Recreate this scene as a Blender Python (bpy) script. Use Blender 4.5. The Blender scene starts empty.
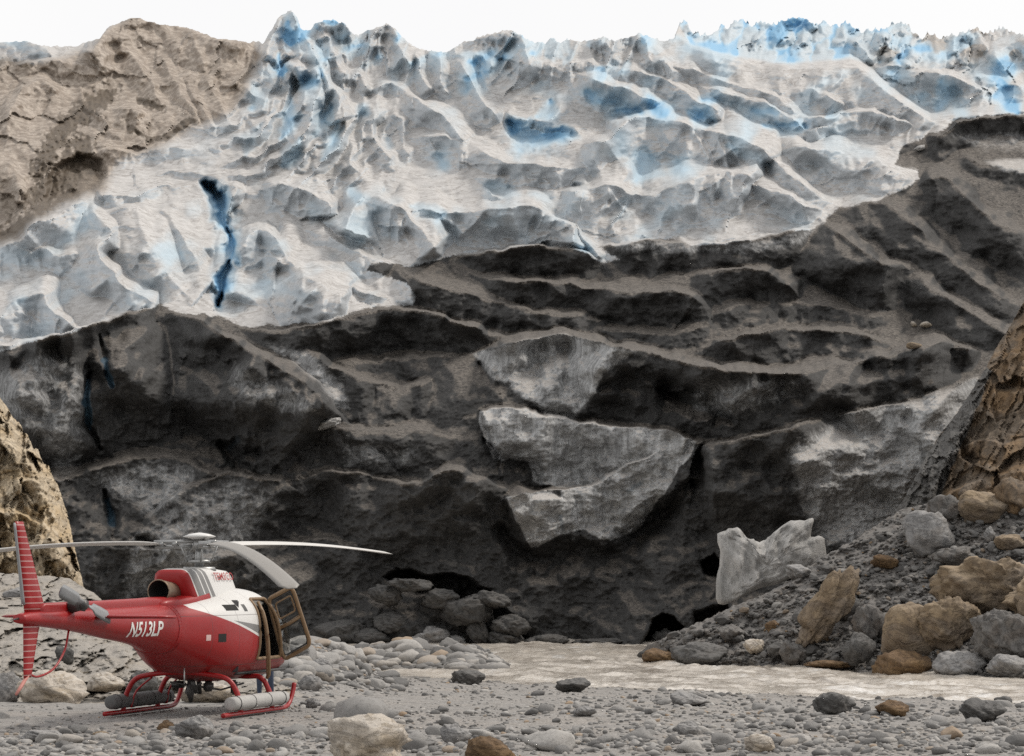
import bpy, bmesh, math, random
import numpy as np
from mathutils import Vector, Matrix

random.seed(7)
RNG = np.random.default_rng(11)
SC = bpy.context.scene
COL = SC.collection

# ------------------------------------------------------------------ camera
F_PX, CX, CY, CAM_H, HORIZON = 2850.0, 512.0, 378.0, 2.6, 564.0
PITCH = math.atan((HORIZON - CY) / F_PX)
cam_d = bpy.data.cameras.new("camera")
cam = bpy.data.objects.new("camera", cam_d)
COL.objects.link(cam)
cam.location = (0, 0, CAM_H)
cam.rotation_euler = (math.pi / 2 + PITCH, 0, 0)
cam_d.sensor_width = 36.0
cam_d.lens = F_PX / 1024 * 36.0
cam_d.clip_start = 0.5
cam_d.clip_end = 6000
SC.camera = cam
SP, CP = math.sin(PITCH), math.cos(PITCH)


def at(px, py, D):
    """world point seen at a photo position, D metres down the valley (numpy or floats)"""
    a = (np.asarray(px, float) - CX) / F_PX
    b = (CY - np.asarray(py, float)) / F_PX
    dy = CP - b * SP
    dz = SP + b * CP
    k = np.asarray(D, float) / dy
    return a * k, np.asarray(D, float) + 0 * k, CAM_H + dz * k


def project(x, y, z):
    z = z - CAM_H
    fw = y * CP + z * SP
    up = -y * SP + z * CP
    return CX + F_PX * x / fw, CY - F_PX * up / fw


# ------------------------------------------------------------------ light
SUN_AZ, SUN_EL = math.radians(66), math.radians(50)      # from behind the ice, well to the right
world = bpy.data.worlds.new("World")
SC.world = world
world.use_nodes = True
wt = world.node_tree
wt.nodes.clear()
w_out = wt.nodes.new("ShaderNodeOutputWorld")
w_bg = wt.nodes.new("ShaderNodeBackground")
w_sky = wt.nodes.new("ShaderNodeTexSky")
w_sky.sky_type = 'NISHITA'
w_sky.sun_disc = False
w_sky.sun_elevation = SUN_EL
w_sky.sun_rotation = SUN_AZ
w_tc = wt.nodes.new("ShaderNodeTexCoord")
w_no = wt.nodes.new("ShaderNodeTexNoise")
w_no.inputs['Scale'].default_value = 3.0
w_no.inputs['Detail'].default_value = 4
w_rm = wt.nodes.new("ShaderNodeValToRGB")
w_rm.color_ramp.elements[0].position = 0.3
w_rm.color_ramp.elements[0].color = (9.2, 9.1, 9.05, 1)
w_rm.color_ramp.elements[1].position = 0.75
w_rm.color_ramp.elements[1].color = (9.9, 9.8, 9.6, 1)
w_mx = wt.nodes.new("ShaderNodeMix")
w_mx.data_type = 'RGBA'
w_mx.inputs[0].default_value = 0.93
wt.links.new(w_tc.outputs['Generated'], w_no.inputs['Vector'])
wt.links.new(w_no.outputs[0], w_rm.inputs[0])
wt.links.new(w_sky.outputs[0], w_mx.inputs[6])
wt.links.new(w_rm.outputs[0], w_mx.inputs[7])
wt.links.new(w_mx.outputs[2], w_bg.inputs[0])
w_bg.inputs[1].default_value = 0.0655
wt.links.new(w_bg.outputs[0], w_out.inputs[0])

sun_d = bpy.data.lights.new("sun", 'SUN')
sun_d.energy = 1.5
sun_d.angle = math.radians(12)
sun_d.color = (1.0, 0.93, 0.84)
sun = bpy.data.objects.new("sun", sun_d)
COL.objects.link(sun)
_sv = Vector((math.sin(SUN_AZ) * math.cos(SUN_EL), math.cos(SUN_AZ) * math.cos(SUN_EL), math.sin(SUN_EL)))
sun.rotation_euler = _sv.to_track_quat('Z', 'Y').to_euler()
sun.location = (60, 30, 80)

vs = SC.view_settings
vs.view_transform = 'Standard'
vs.look = 'None'
vs.gamma = 1.0
vs.exposure = 0.72
vs.use_curve_mapping = False
SC.cycles.max_bounces = 6
SC.cycles.diffuse_bounces = 3
SC.cycles.glossy_bounces = 3
SC.cycles.transmission_bounces = 4
SC.cycles.use_denoising = False


# ------------------------------------------------------------------ noise
def _hash(ix, iy, s):
    h = (ix.astype(np.int64) * 374761393 + iy.astype(np.int64) * 668265263 + s * 974711) & 0xFFFFFFFF
    h = ((h ^ (h >> 13)) * 1274126177) & 0xFFFFFFFF
    h = ((h ^ (h >> 16)) * 2246822519) & 0xFFFFFFFF
    h = h ^ (h >> 15)
    return h.astype(np.float64) / 4294967296.0


def perlin(x, y, s=0):
    x = np.asarray(x, float); y = np.asarray(y, float)
    ix, iy = np.floor(x), np.floor(y)
    fx, fy = x - ix, y - iy
    u = fx * fx * fx * (fx * (fx * 6 - 15) + 10)
    v = fy * fy * fy * (fy * (fy * 6 - 15) + 10)

    def g(ox, oy):
        a = _hash(ix + ox, iy + oy, s) * 2 * math.pi
        return np.cos(a) * (fx - ox) + np.sin(a) * (fy - oy)
    a = g(0, 0) * (1 - u) + g(1, 0) * u
    b = g(0, 1) * (1 - u) + g(1, 1) * u
    return (a * (1 - v) + b * v) * 1.5


def fbm(x, y, oct=4, s=0, gain=0.5, lac=2.03):
    t, a = 0, 1.0
    for i in range(oct):
        t = t + a * perlin(x, y, s + i * 17)
        x = np.asarray(x) * lac + 3.7; y = np.asarray(y) * lac + 1.3
        a *= gain
    return t


def ridged(x, y, oct=4, s=0, gain=0.5, lac=2.1):
    t, a = 0, 1.0
    for i in range(oct):
        t = t + a * (1 - np.abs(perlin(x, y, s + i * 31)) * 1.6)
        x = np.asarray(x) * lac + 5.1; y = np.asarray(y) * lac + 9.2
        a *= gain
    return t


def worley(x, y, s=0, jit=0.9):
    """F1, F2 and a random value per cell"""
    x = np.asarray(x, float); y = np.asarray(y, float)
    ix, iy = np.floor(x), np.floor(y)
    f1 = np.full(x.shape, 9.0); f2 = np.full(x.shape, 9.0); cid = np.zeros(x.shape)
    for ox in (-1, 0, 1):
        for oy in (-1, 0, 1):
            cx, cy = ix + ox, iy + oy
            qx = cx + 0.5 + jit * (_hash(cx, cy, s) - 0.5)
            qy = cy + 0.5 + jit * (_hash(cx, cy, s + 57) - 0.5)
            d = np.hypot(qx - x, qy - y)
            n = d < f1
            f2 = np.where(n, f1, np.minimum(f2, d))
            cid = np.where(n, _hash(cx, cy, s + 91), cid)
            f1 = np.where(n, d, f1)
    return f1, f2, cid


def facets(x, y, s=0, tilt=0.8):
    """broken rock: every cell is a flat plane of its own height and tilt"""
    x = np.asarray(x, float); y = np.asarray(y, float)
    ix, iy = np.floor(x), np.floor(y)
    f1 = np.full(x.shape, 9.0); h = np.zeros(x.shape)
    for ox in (-1, 0, 1):
        for oy in (-1, 0, 1):
            cx, cy = ix + ox, iy + oy
            qx = cx + 0.5 + 0.95 * (_hash(cx, cy, s) - 0.5)
            qy = cy + 0.5 + 0.95 * (_hash(cx, cy, s + 57) - 0.5)
            d = np.abs(qx - x) + 0.8 * np.abs(qy - y) + 0.35 * np.hypot(qx - x, qy - y)
            n = d < f1
            pl = _hash(cx, cy, s + 91) + tilt * ((_hash(cx, cy, s + 13) - 0.5) * 2 * (x - qx) + (_hash(cx, cy, s + 29) - 0.5) * 2 * (y - qy))
            h = np.where(n, pl, h); f1 = np.where(n, d, f1)
    return h


def sstep(a, b, x):
    t = np.clip((x - a) / (b - a), 0, 1)
    return t * t * (3 - 2 * t)


def interp(pts, x):
    xs = [p[0] for p in pts]; ys = [p[1] for p in pts]
    return np.interp(x, xs, ys)


# ------------------------------------------------------------------ object helpers
def tag(o, label=None, cat=None, group=None, kind=None):
    if label: o["label"] = label
    if cat: o["category"] = cat
    if group: o["group"] = group
    if kind: o["kind"] = kind
    return o


def link(name, me, mats=(), parent=None):
    o = bpy.data.objects.new(name, me)
    COL.objects.link(o)
    for m in (mats if isinstance(mats, (list, tuple)) else [mats]):
        me.materials.append(m)
    if parent: o.parent = parent
    return o


def np_mesh(name, V, Fq, smooth=True, attrs=None):
    """V (n,3), Fq (m,3|4) -> mesh"""
    me = bpy.data.meshes.new(name)
    V = np.asarray(V, np.float32); Fq = np.asarray(Fq, np.int32)
    k = Fq.shape[1]
    me.vertices.add(len(V)); me.vertices.foreach_set("co", V.ravel())
    me.loops.add(Fq.size); me.loops.foreach_set("vertex_index", Fq.ravel())
    me.polygons.add(len(Fq))
    me.polygons.foreach_set("loop_start", np.arange(len(Fq), dtype=np.int32) * k)
    me.polygons.foreach_set("loop_total", np.full(len(Fq), k, np.int32))
    me.polygons.foreach_set("use_smooth", np.full(len(Fq), smooth, bool))
    for an, av in (attrs or {}).items():
        a = me.attributes.new(an, 'FLOAT', 'POINT')
        a.data.foreach_set("value", np.asarray(av, np.float32).ravel())
    me.update(calc_edges=True)
    me.validate()
    return me


def grid_faces(r, c):
    i = np.arange(r * c).reshape(r, c)
    return np.stack([i[:-1, :-1], i[:-1, 1:], i[1:, 1:], i[1:, :-1]], -1).reshape(-1, 4)


# ------------------------------------------------------------------ node helpers
class NT:
    def __init__(s, name):
        s.m = bpy.data.materials.new(name)
        s.m.use_nodes = True
        s.t = s.m.node_tree
        s.b = s.t.nodes["Principled BSDF"]
        s._tc = None

    def n(s, typ, **kw):
        x = s.t.nodes.new(typ)
        for k, v in kw.items(): setattr(x, k, v)
        return x

    def put(s, sock, v):
        if hasattr(v, 'is_linked') or isinstance(v, bpy.types.NodeSocket): s.t.links.new(v, sock)
        elif isinstance(v, (tuple, list)) and len(v) == 3 and sock.type == 'RGBA': sock.default_value = (*v, 1)
        else: sock.default_value = v

    def math(s, op, a, b=0.0, c=None, clamp=False):
        x = s.n("ShaderNodeMath", operation=op, use_clamp=clamp)
        s.put(x.inputs[0], a); s.put(x.inputs[1], b)
        if c is not None: s.put(x.inputs[2], c)
        return x.outputs[0]

    def mix(s, f, a, b, mode='MIX'):
        x = s.n("ShaderNodeMix", data_type='RGBA', blend_type=mode)
        s.put(x.inputs[0], f); s.put(x.inputs[6], a); s.put(x.inputs[7], b)
        return x.outputs[2]

    def step(s, lo, hi, v):
        x = s.n("ShaderNodeMapRange", interpolation_type='SMOOTHSTEP')
        s.put(x.inputs[0], v); x.inputs[1].default_value = lo; x.inputs[2].default_value = hi
        return x.outputs[0]

    def co(s, scale=(1, 1, 1), rot=(0, 0, 0)):
        if not s._tc: s._tc = s.n("ShaderNodeTexCoord")
        mp = s.n("ShaderNodeMapping")
        mp.inputs['Scale'].default_value = scale
        mp.inputs['Rotation'].default_value = rot
        s.t.links.new(s._tc.outputs['Object'], mp.inputs[0])
        return mp.outputs[0]

    def noise(s, scale, detail=4, rough=0.55, vec=None, dist=0.0):
        x = s.n("ShaderNodeTexNoise")
        x.inputs['Scale'].default_value = scale; x.inputs['Detail'].default_value = detail
        x.inputs['Roughness'].default_value = rough; x.inputs['Distortion'].default_value = dist
        s.t.links.new(vec or s.co(), x.inputs['Vector'])
        return x.outputs[0]

    def voro(s, scale, feature='F1', vec=None, out=0, rnd=1.0):
        x = s.n("ShaderNodeTexVoronoi", feature=feature)
        x.inputs['Scale'].default_value = scale
        x.inputs['Randomness'].default_value = rnd
        s.t.links.new(vec or s.co(), x.inputs['Vector'])
        return x.outputs[out]

    def attr(s, name):
        return s.n("ShaderNodeAttribute", attribute_name=name).outputs['Fac']

    def sep(s, v):
        x = s.n("ShaderNodeSeparateXYZ"); s.t.links.new(v, x.inputs[0]); return x.outputs

    def normal_z(s):
        return s.sep(s.n("ShaderNodeNewGeometry").outputs['True Normal'])[2]

    def bump(s, h, strength=0.5, dist=0.1, prev=None):
        x = s.n("ShaderNodeBump")
        x.inputs['Strength'].default_value = strength; x.inputs['Distance'].default_value = dist
        s.put(x.inputs['Height'], h)
        if prev: s.t.links.new(prev, x.inputs['Normal'])
        return x.outputs[0]

    def done(s, col, rough=0.8, normal=None, metal=0.0, spec=0.4):
        s.put(s.b.inputs['Base Color'], col); s.put(s.b.inputs['Roughness'], rough)
        s.b.inputs['Metallic'].default_value = metal
        s.b.inputs['Specular IOR Level'].default_value = spec
        if normal: s.t.links.new(normal, s.b.inputs['Normal'])
        return s.m


def plain(name, col, rough=0.5, metal=0.0, spec=0.5, var=0.12, vscale=6.0, bump=0.0):
    t = NT(name)
    n = t.noise(vscale, 5, 0.6)
    c = t.mix(n, tuple(x * (1 - var) for x in col), tuple(min(1, x * (1 + var)) for x in col))
    r = t.math('MULTIPLY_ADD', n, 0.16, rough - 0.08)
    nm = t.bump(t.noise(vscale * 4, 3), bump, 0.02) if bump else None
    return t.done(c, r, nm, metal, spec)
# ================================================================== TERRAIN SHEETS
# every sheet is a relief with its own distances in metres; its far side rolls over behind the crest
def catmull(P, n=3):
    P = np.asarray(P, float)
    if len(P) < 3: return P
    Q = np.vstack([2 * P[0] - P[1], P, 2 * P[-1] - P[-2]])
    out = []
    for i in range(1, len(Q) - 2):
        for t in np.linspace(0, 1, n, endpoint=False):
            p0, p1, p2, p3 = Q[i - 1], Q[i], Q[i + 1], Q[i + 2]
            out.append(0.5 * ((2 * p1) + (-p0 + p2) * t + (2 * p0 - 5 * p1 + 4 * p2 - p3) * t * t + (-p0 + 3 * p1 - 3 * p2 + p3) * t ** 3))
    out.append(P[-1])
    return np.array(out)


class Relief:
    def __init__(s, px0, px1, dx, py0, py1, dy, seed=0, warp=2.5):
        s.x = np.arange(px0, px1 + dx, dx); s.y = np.arange(py0, py1 - dy, -dy)      # rows run upwards
        s.PX, s.PY = np.meshgrid(s.x, s.y)
        s.dx, s.dy = dx, dy
        s.X = s.PX + warp * fbm(s.PX / 22, s.PY / 22, 3, seed + 1)
        s.Y = s.PY + warp * fbm(s.PX / 22, s.PY / 22, 3, seed + 2)
        s.E = np.zeros(s.PX.shape)
        s.A = {}
        s.sd = seed

    def win(s, pts, m):
        p = np.asarray(pts, float)
        x0, x1 = p[:, 0].min() - m, p[:, 0].max() + m
        y0, y1 = p[:, 1].min() - m, p[:, 1].max() + m
        c0, c1 = np.searchsorted(s.x, [x0, x1])
        r0, r1 = np.searchsorted(-s.y, [-y1, -y0])
        return slice(r0, r1), slice(c0, c1)

    def dist(s, pts, m, sub=3):
        """distance, side (+1 = right hand of the walk, i.e. below when walking right) and position along"""
        w = s.win(pts, m)
        x, y = s.X[w], s.Y[w]
        P = catmull(pts, sub)
        best = np.full(x.shape, 1e9); side = np.zeros(x.shape); tt = np.zeros(x.shape)
        n = len(P) - 1
        for i in range(n):
            ax, ay = P[i]; bx, by = P[i + 1]
            ex, ey = bx - ax, by - ay
            L2 = ex * ex + ey * ey + 1e-9
            t = np.clip(((x - ax) * ex + (y - ay) * ey) / L2, 0, 1)
            d = np.hypot(x - ax - t * ex, y - ay - t * ey)
            k = d < best
            best = np.where(k, d, best)
            side = np.where(k, np.sign(ex * (y - ay) - ey * (x - ax)), side)
            tt = np.where(k, (i + t) / n, tt)
        return w, best, side, tt

    def ridge(s, pts, A, wf, wb, pf=1.0, pb=1.0, taper=0.18, add=False):
        if s.x.size == 0: return
        w, d, sd, t = s.dist(pts, max(wf, wb) * 1.25 + 4)
        if d.size == 0: return
        big = max(wf, 20.0)
        d = d * (1 + 0.22 * min(1.0, 26.0 / big) * fbm(s.PX[w] / (0.55 * big), s.PY[w] / (0.55 * big), 2, s.sd + 5))
        wid = np.where(sd > 0, wf, wb * np.clip(0.85 + 1.1 * fbm(s.PX[w] / 50, s.PY[w] / 50, 2, s.sd + 6), 0.3, 1.9))
        p = np.where(sd > 0, pf, pb)
        k = sstep(0, taper, t) * sstep(0, taper, 1 - t) if taper else 1.0
        if taper: k = (0.25 + 0.75 * k) * np.clip(0.95 + 0.42 * fbm(s.PX[w] / 70, s.PY[w] / 70 + A, 3, s.sd + 8), 0.35, 1.3)
        e = A * k * np.clip(1 - d / wid, 0, 1) ** p
        if add: s.E[w] += e
        else: s.E[w] = np.maximum(s.E[w], e)

    def stroke(s, pts, A, wid, p=1.0, name=None, val=1.0):
        """a soft groove (A<0) or bump, optionally with a mask"""
        w, d, sd, t = s.dist(pts if len(pts) > 1 else [pts[0], (pts[0][0] + 0.5, pts[0][1])], wid * 1.8 + 3)
        if d.size == 0: return
        wv = wid * (0.35 + 0.65 * np.sin(np.pi * np.clip(t, 0, 1))) * np.clip(1 + 0.45 * fbm(s.PX[w] / 16, s.PY[w] / 16, 3, s.sd + 9), 0.3, 1.7) if len(pts) > 2 else wid * np.clip(1 + 0.45 * fbm(s.PX[w] / 16, s.PY[w] / 16, 3, s.sd + 9), 0.3, 1.7)
        k = sstep(0, 1, np.clip(1 - d / wv, 0, 1)) ** p
        if A: s.E[w] += A * k
        if name: s.mask(name)[w] = np.maximum(s.mask(name)[w], val * k)

    def mask(s, name):
        if name not in s.A: s.A[name] = np.zeros(s.PX.shape)
        return s.A[name]

    def poly(s, name, pts, soft=4, val=1.0, A=0.0):
        w = s.win(pts, soft * 2 + 3)
        x, y = s.X[w], s.Y[w]
        P = np.asarray(pts, float)
        inside = np.zeros(x.shape, bool); dist = np.full(x.shape, 1e9)
        for i in range(len(P)):
            ax, ay = P[i]; bx, by = P[(i + 1) % len(P)]
            ex, ey = bx - ax, by - ay
            t = np.clip(((x - ax) * ex + (y - ay) * ey) / (ex * ex + ey * ey + 1e-9), 0, 1)
            dist = np.minimum(dist, np.hypot(x - ax - t * ex, y - ay - t * ey))
            c = (ay > y) != (by > y)
            inside ^= c & (x < ex * (y - ay) / (ey if abs(ey) > 1e-9 else 1e-9) + ax)
        sg = np.where(inside, dist, -dist)
        k = sstep(-soft, soft, sg)
        if name: s.mask(name)[w] = np.maximum(s.mask(name)[w], val * k)
        if A: s.E[w] += A * sstep(0, soft, sg)
        return w, k

    def build(s, name, D0, crest, mat, roll=0.9, fold=60, post=None):
        D = D0(s.PX, s.PY) - s.E
        cr = crest(s.x)[None, :]
        over = np.clip(cr - s.PY, 0, None)
        Dc = D.copy()
        # beyond the crest: keep the crest's depth, step back and sink
        rows = np.argmax(s.PY <= cr, axis=0)
        rows = np.where((s.PY <= cr).any(axis=0), rows, s.PY.shape[0] - 1)
        dcrest = D[rows, np.arange(D.shape[1])][None, :]
        py = np.where(over > 0, cr + np.minimum(over * 1.1, fold) , s.PY)
        D = np.where(over > 0, np.maximum(dcrest, 0) + over * roll * 0.35 + 0.3, D)
        x, y, z = at(s.PX, py, D)
        V = np.stack([x, y, z], -1).reshape(-1, 3)
        s.D = D; s.py_final = py
        Ds = D
        for _ in range(7):
            b = np.pad(Ds, 1, mode='edge')
            Ds = (b[1:-1, 1:-1] * 2 + b[:-2, 1:-1] + b[2:, 1:-1] + b[1:-1, :-2] + b[1:-1, 2:]) / 6
        m = Ds / F_PX
        gy = np.gradient(Ds, axis=0) / (s.dy * m); gx = np.gradient(Ds, axis=1) / (s.dx * m)
        s.A['ledge'] = sstep(0.78, 0.94, gy / np.sqrt(1 + gx ** 2 + gy ** 2))
        me = np_mesh(name, V, grid_faces(*s.PX.shape), True, s.A)
        o = link(name, me, mat)
        return o


# ---- materials of the ice and the rock
def ice_material():
    t = NT("glacier_ice")
    nz = t.normal_z()
    deb, blu, tan, gry, brn = (t.attr(a) for a in ("debris", "blue", "tan", "grey", "brown"))
    n_big = t.noise(0.35, 5, 0.6)
    n_mid = t.noise(1.6, 6, 0.65)
    n_fin = t.noise(9.0, 5, 0.7)
    st = t.noise(1.0, 6, 0.7, t.co((2.2, 2.2, 0.30)))
    n_brk = t.noise(2.2, 12, 0.8)
    # clean and dust-flecked ice
    ice = t.mix(t.step(0.35, 0.7, n_mid), (0.40, 0.388, 0.376), (0.52, 0.508, 0.496))
    ice = t.mix(t.math('MULTIPLY', t.step(0.45, 0.62, n_fin), 0.2), ice, (0.29, 0.265, 0.245))
    dl = t.math('ABSOLUTE', t.math('SUBTRACT', t.noise(0.5, 9, 0.62, t.co((0.7, 0.7, 2.2), (0.2, 0.25, 0)), 0.8), 0.5))
    ice = t.mix(t.math('MULTIPLY', t.step(0.022, 0.0, dl), 0.55), ice, (0.17, 0.15, 0.135))
    steep = t.step(0.72, 0.15, nz)
    ice = t.mix(t.math('MULTIPLY', steep, 0.55), ice, (0.46, 0.52, 0.575))  # clean steep ice, paled and blued in colour to lift the shaded faces
    bl = t.math('ADD', blu, t.math('MULTIPLY', t.math('SUBTRACT', n_mid, 0.5), 0.2), clamp=True)
    blue = t.mix(t.step(0.5, 1.0, bl), (0.40, 0.53, 0.62), (0.19, 0.38, 0.56))
    ice = t.mix(t.math('MULTIPLY', t.step(0.0, 0.9, bl), t.step(0.02, 0.15, blu)), ice, blue)
    # dirty brown-grey ice of the knoll
    tn = t.mix(t.step(0.38, 0.66, n_mid), (0.23, 0.19, 0.155), (0.41, 0.355, 0.30))
    tn = t.mix(t.math('MULTIPLY', t.step(0.5, 0.63, n_fin), 0.5), tn, (0.14, 0.11, 0.09))
    tn = t.mix(t.math('MULTIPLY', t.step(0.2, 0.8, t.math('ADD', brn, t.math('MULTIPLY', t.math('SUBTRACT', n_fin, 0.5), 0.6))), t.step(0.02, 0.15, brn)), tn, t.mix(n_mid, (0.06, 0.048, 0.038), (0.16, 0.125, 0.09)))
    ice = t.mix(t.step(0.25, 0.75, t.math('ADD', tan, t.math('MULTIPLY', t.math('SUBTRACT', n_mid, 0.5), 0.5))), ice, tn)
    # debris cover: wet dark faces, dry sandy ledges; part of their light and shade is painted in
    grit = t.voro(7.0, 'F1', out=1)
    gsep = t.n("ShaderNodeSeparateColor"); t.t.links.new(grit, gsep.inputs[0])
    dk = t.mix(t.step(0.3, 0.7, n_brk), (0.028, 0.0274, 0.0268), (0.060, 0.0585, 0.057))
    dk = t.mix(t.math('MULTIPLY', t.step(0.50, 0.75, st), 0.5), dk, (0.085, 0.084, 0.083))
    dry = t.mix(gsep.outputs[0], (0.060, 0.054, 0.049), (0.155, 0.138, 0.121))
    ledge = t.step(0.0, 1.05, t.math('ADD', t.attr('ledge'), t.math('MULTIPLY', t.math('SUBTRACT', n_brk, 0.5), 1.1)))
    dcol = t.mix(ledge, dk, dry)
    # grey bare ice showing through the dirt, streaked by meltwater
    gcol = t.mix(t.step(0.3, 0.72, st), (0.19, 0.19, 0.19), (0.50, 0.505, 0.505))
    gcol = t.mix(t.math('MULTIPLY', t.step(0.53, 0.68, n_fin), 0.5), gcol, (0.07, 0.07, 0.07))
    gcol = t.mix(t.math('MULTIPLY', t.step(0.7, 0.9, nz), 0.7), gcol, (0.42, 0.39, 0.36))  # upward lips paled in colour so they look lit
    gk = t.step(0.15, 0.85, t.math('ADD', gry, t.math('MULTIPLY', t.math('SUBTRACT', n_brk, 0.5), 1.3)))
    gk = t.math('MULTIPLY', gk, t.step(0.02, 0.12, gry))
    dcol = t.mix(gk, dcol, gcol)
    dcol = t.mix(t.math('MULTIPLY', t.step(0.2, 0.8, blu), 0.85), dcol, (0.025, 0.065, 0.10))
    dm = t.step(0.35, 0.65, t.math('ADD', deb, t.math('MULTIPLY', t.math('SUBTRACT', n_brk, 0.5), 1.7)))
    col = t.mix(dm, ice, dcol)
    # grain
    v = t.voro(6.5, 'F1')
    hgt = t.math('ADD', t.math('MULTIPLY', v, -0.5), n_fin)
    b1 = t.bump(t.math('ADD', hgt, t.math('MULTIPLY', n_brk, 2.0)), 0.5, 0.10)
    bi = t.bump(t.math('ADD', t.noise(4.0, 4, 0.6), t.math('MULTIPLY', n_mid, 1.5)), 0.10, 0.10)
    nm = t.n("ShaderNodeMix", data_type='VECTOR')
    t.put(nm.inputs[0], dm); t.t.links.new(bi, nm.inputs[4]); t.t.links.new(b1, nm.inputs[5])
    t.b.inputs['Subsurface Weight'].default_value = 0.0
    t.b.inputs['Subsurface Radius'].default_value = (0.5, 0.75, 1.0)
    t.b.inputs['Subsurface Scale'].default_value = 1.0
    return t.done(col, t.math('MULTIPLY_ADD', dm, 0.2, 0.62), nm.outputs[1], spec=0.3)


def rock_material(name, light, mid, dark, ochre, strata=(0.5, 0.5, 2.0), rot=(0, 0, 0), amt=0.5, scale=1.0, pale_top=None, extra=None):
    t = NT(name)
    nz = t.normal_z()
    a = t.noise(0.55 * scale, 6, 0.6, t.co(strata, rot), 0.6)
    b = t.noise(2.4 * scale, 6, 0.65)
    c = t.noise(11 * scale, 5, 0.7)
    col = t.mix(t.step(0.3, 0.7, b), mid, light)
    col = t.mix(t.math('MULTIPLY', t.step(0.42, 0.66, a), amt), col, ochre)
    col = t.mix(t.math('MULTIPLY', t.step(0.52, 0.70, c), 0.55), col, dark)
    cr = t.math('ABSOLUTE', t.math('SUBTRACT', t.noise(0.9 * scale, 7, 0.62, t.co(strata, rot), 0.9), 0.5))
    col = t.mix(t.math('MULTIPLY', t.step(0.028, 0.0, cr), 0.45), col, dark)
    if pale_top:
        col = t.mix(t.math('MULTIPLY', t.step(0.6, 0.9, nz), 0.6), col, pale_top)  # upward faces mixed towards a paler tone
    if extra:
        k = t.step(0.3, 0.7, t.math('ADD', t.attr(extra[0]), t.math('MULTIPLY', t.math('SUBTRACT', b, 0.5), 0.8)))
        col = t.mix(k, col, t.mix(t.step(0.35, 0.65, c), extra[1], extra[2]))
    h = t.math('ADD', t.math('MULTIPLY', t.step(0.0, 0.05, cr), 0.35), t.math('ADD', b, t.math('MULTIPLY', c, 0.45)))
    return t.done(col, 0.85, t.bump(h, 0.75, 0.12 / scale), spec=0.25)


M_ICE = ice_material()

# ------------------------------------------------------------------ the glacier
G = Relief(-70, 1094, 1.2, 672, -30, 1.0, 3, 2.6)
SKY = [(-80, 46), (0, 42), (25, 41), (45, 46), (60, 46), (78, 46), (85, 42), (100, 38), (107, 28), (120, 22), (135, 17), (148, 21), (160, 24), (185, 27),
       (200, 32), (215, 38), (235, 40), (250, 42), (258, 41), (263, 45), (268, 36), (274, 25), (281, 15), (287, 13), (291, 9), (296, 16), (301, 28), (306, 31), (311, 29),
       (316, 23), (325, 20), (336, 20), (345, 25), (352, 33), (358, 36), (366, 31), (378, 27), (386, 24), (395, 28), (403, 38), (412, 45), (420, 49), (432, 51),
       (446, 53), (455, 47), (464, 42), (472, 41), (480, 37), (490, 34), (500, 32), (512, 30), (522, 36), (530, 42), (546, 43), (551, 37), (558, 43), (568, 39),
       (580, 42), (590, 40), (605, 37), (614, 41), (625, 38), (640, 34), (652, 38), (666, 42), (674, 38), (680, 22), (686, 20), (692, 31), (700, 34), (712, 32),
       (720, 25), (727, 27), (735, 21), (742, 18), (752, 24), (765, 20), (775, 24), (782, 20), (795, 17), (806, 18), (815, 24), (822, 20), (830, 25), (838, 27),
       (846, 20), (855, 28), (865, 30), (875, 27), (883, 30), (890, 24), (898, 20), (908, 24), (914, 33), (922, 37), (932, 33), (940, 36), (952, 34), (960, 32),
       (970, 28), (976, 25), (986, 33), (995, 29), (1005, 25), (1012, 32), (1024, 34), (1100, 40)]
def g_crest(x):
    return interp(SKY, x) + 1.1 * fbm(x / 6.0, x * 0 + 3, 3, 40)  - 3.2 * np.clip(ridged(x / 9.0, x * 0 + 5, 2, 41) - 0.95, 0, 1) * sstep(240, 270, x)
BASE = [(-40, 252), (0, 242), (60, 227), (150, 208), (250, 190), (330, 177), (400, 166), (440, 161), (560, 152.5), (643, 149.5), (680, 149)]
def g_crest2(x):
    return g_crest(x) + 2.5 * sstep(670, 690, x) - 6.5 * np.clip(ridged(x / 8.5, x * 0 + 9, 2, 43) - 0.85, 0, 1) * sstep(670, 690, x)
def g_depth(x, y):
    d = interp(BASE, y)
    # the far blue seracs stand well behind the white dome, the right hand ones behind the moraine
    far = sstep(0, 10, interp([(0, -200), (655, 20), (690, 46), (740, 60), (780, 66), (850, 62), (866, 72), (890, 95), (930, 122), (955, 118), (1024, 112), (1100, 110)], x) - y)
    far = far * sstep(640, 700, x)
    return d + 14 * far + 3.0 * fbm(x / 170, y / 120, 2, 8)

ICE_EDGE = [(-80, 372), (0, 352), (20, 346), (50, 336), (75, 332), (95, 322), (130, 312), (152, 308), (162, 304), (175, 312), (200, 315), (217, 318), (240, 326), (262, 326), (300, 323),
            (330, 321), (350, 313), (372, 307), (400, 305), (414, 304), (416, 296), (405, 284), (380, 272), (366, 270), (372, 264), (392, 264), (412, 266), (440, 259), (462, 255),
            (500, 249), (540, 245), (560, 246), (575, 250), (586, 254), (604, 262), (618, 260), (598, 247), (620, 245), (645, 240), (672, 238), (700, 246), (740, 243), (780, 232), (808, 231), (824, 224),
            (838, 208), (860, 204), (882, 200), (905, 188), (918, 180), (916, 170), (895, 164), (902, 148), (926, 136), (940, 131), (962, 119), (990, 115), (1100, 112)]
G.poly('debris', ICE_EDGE + [(1100, 700), (-80, 700)], 5)

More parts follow.
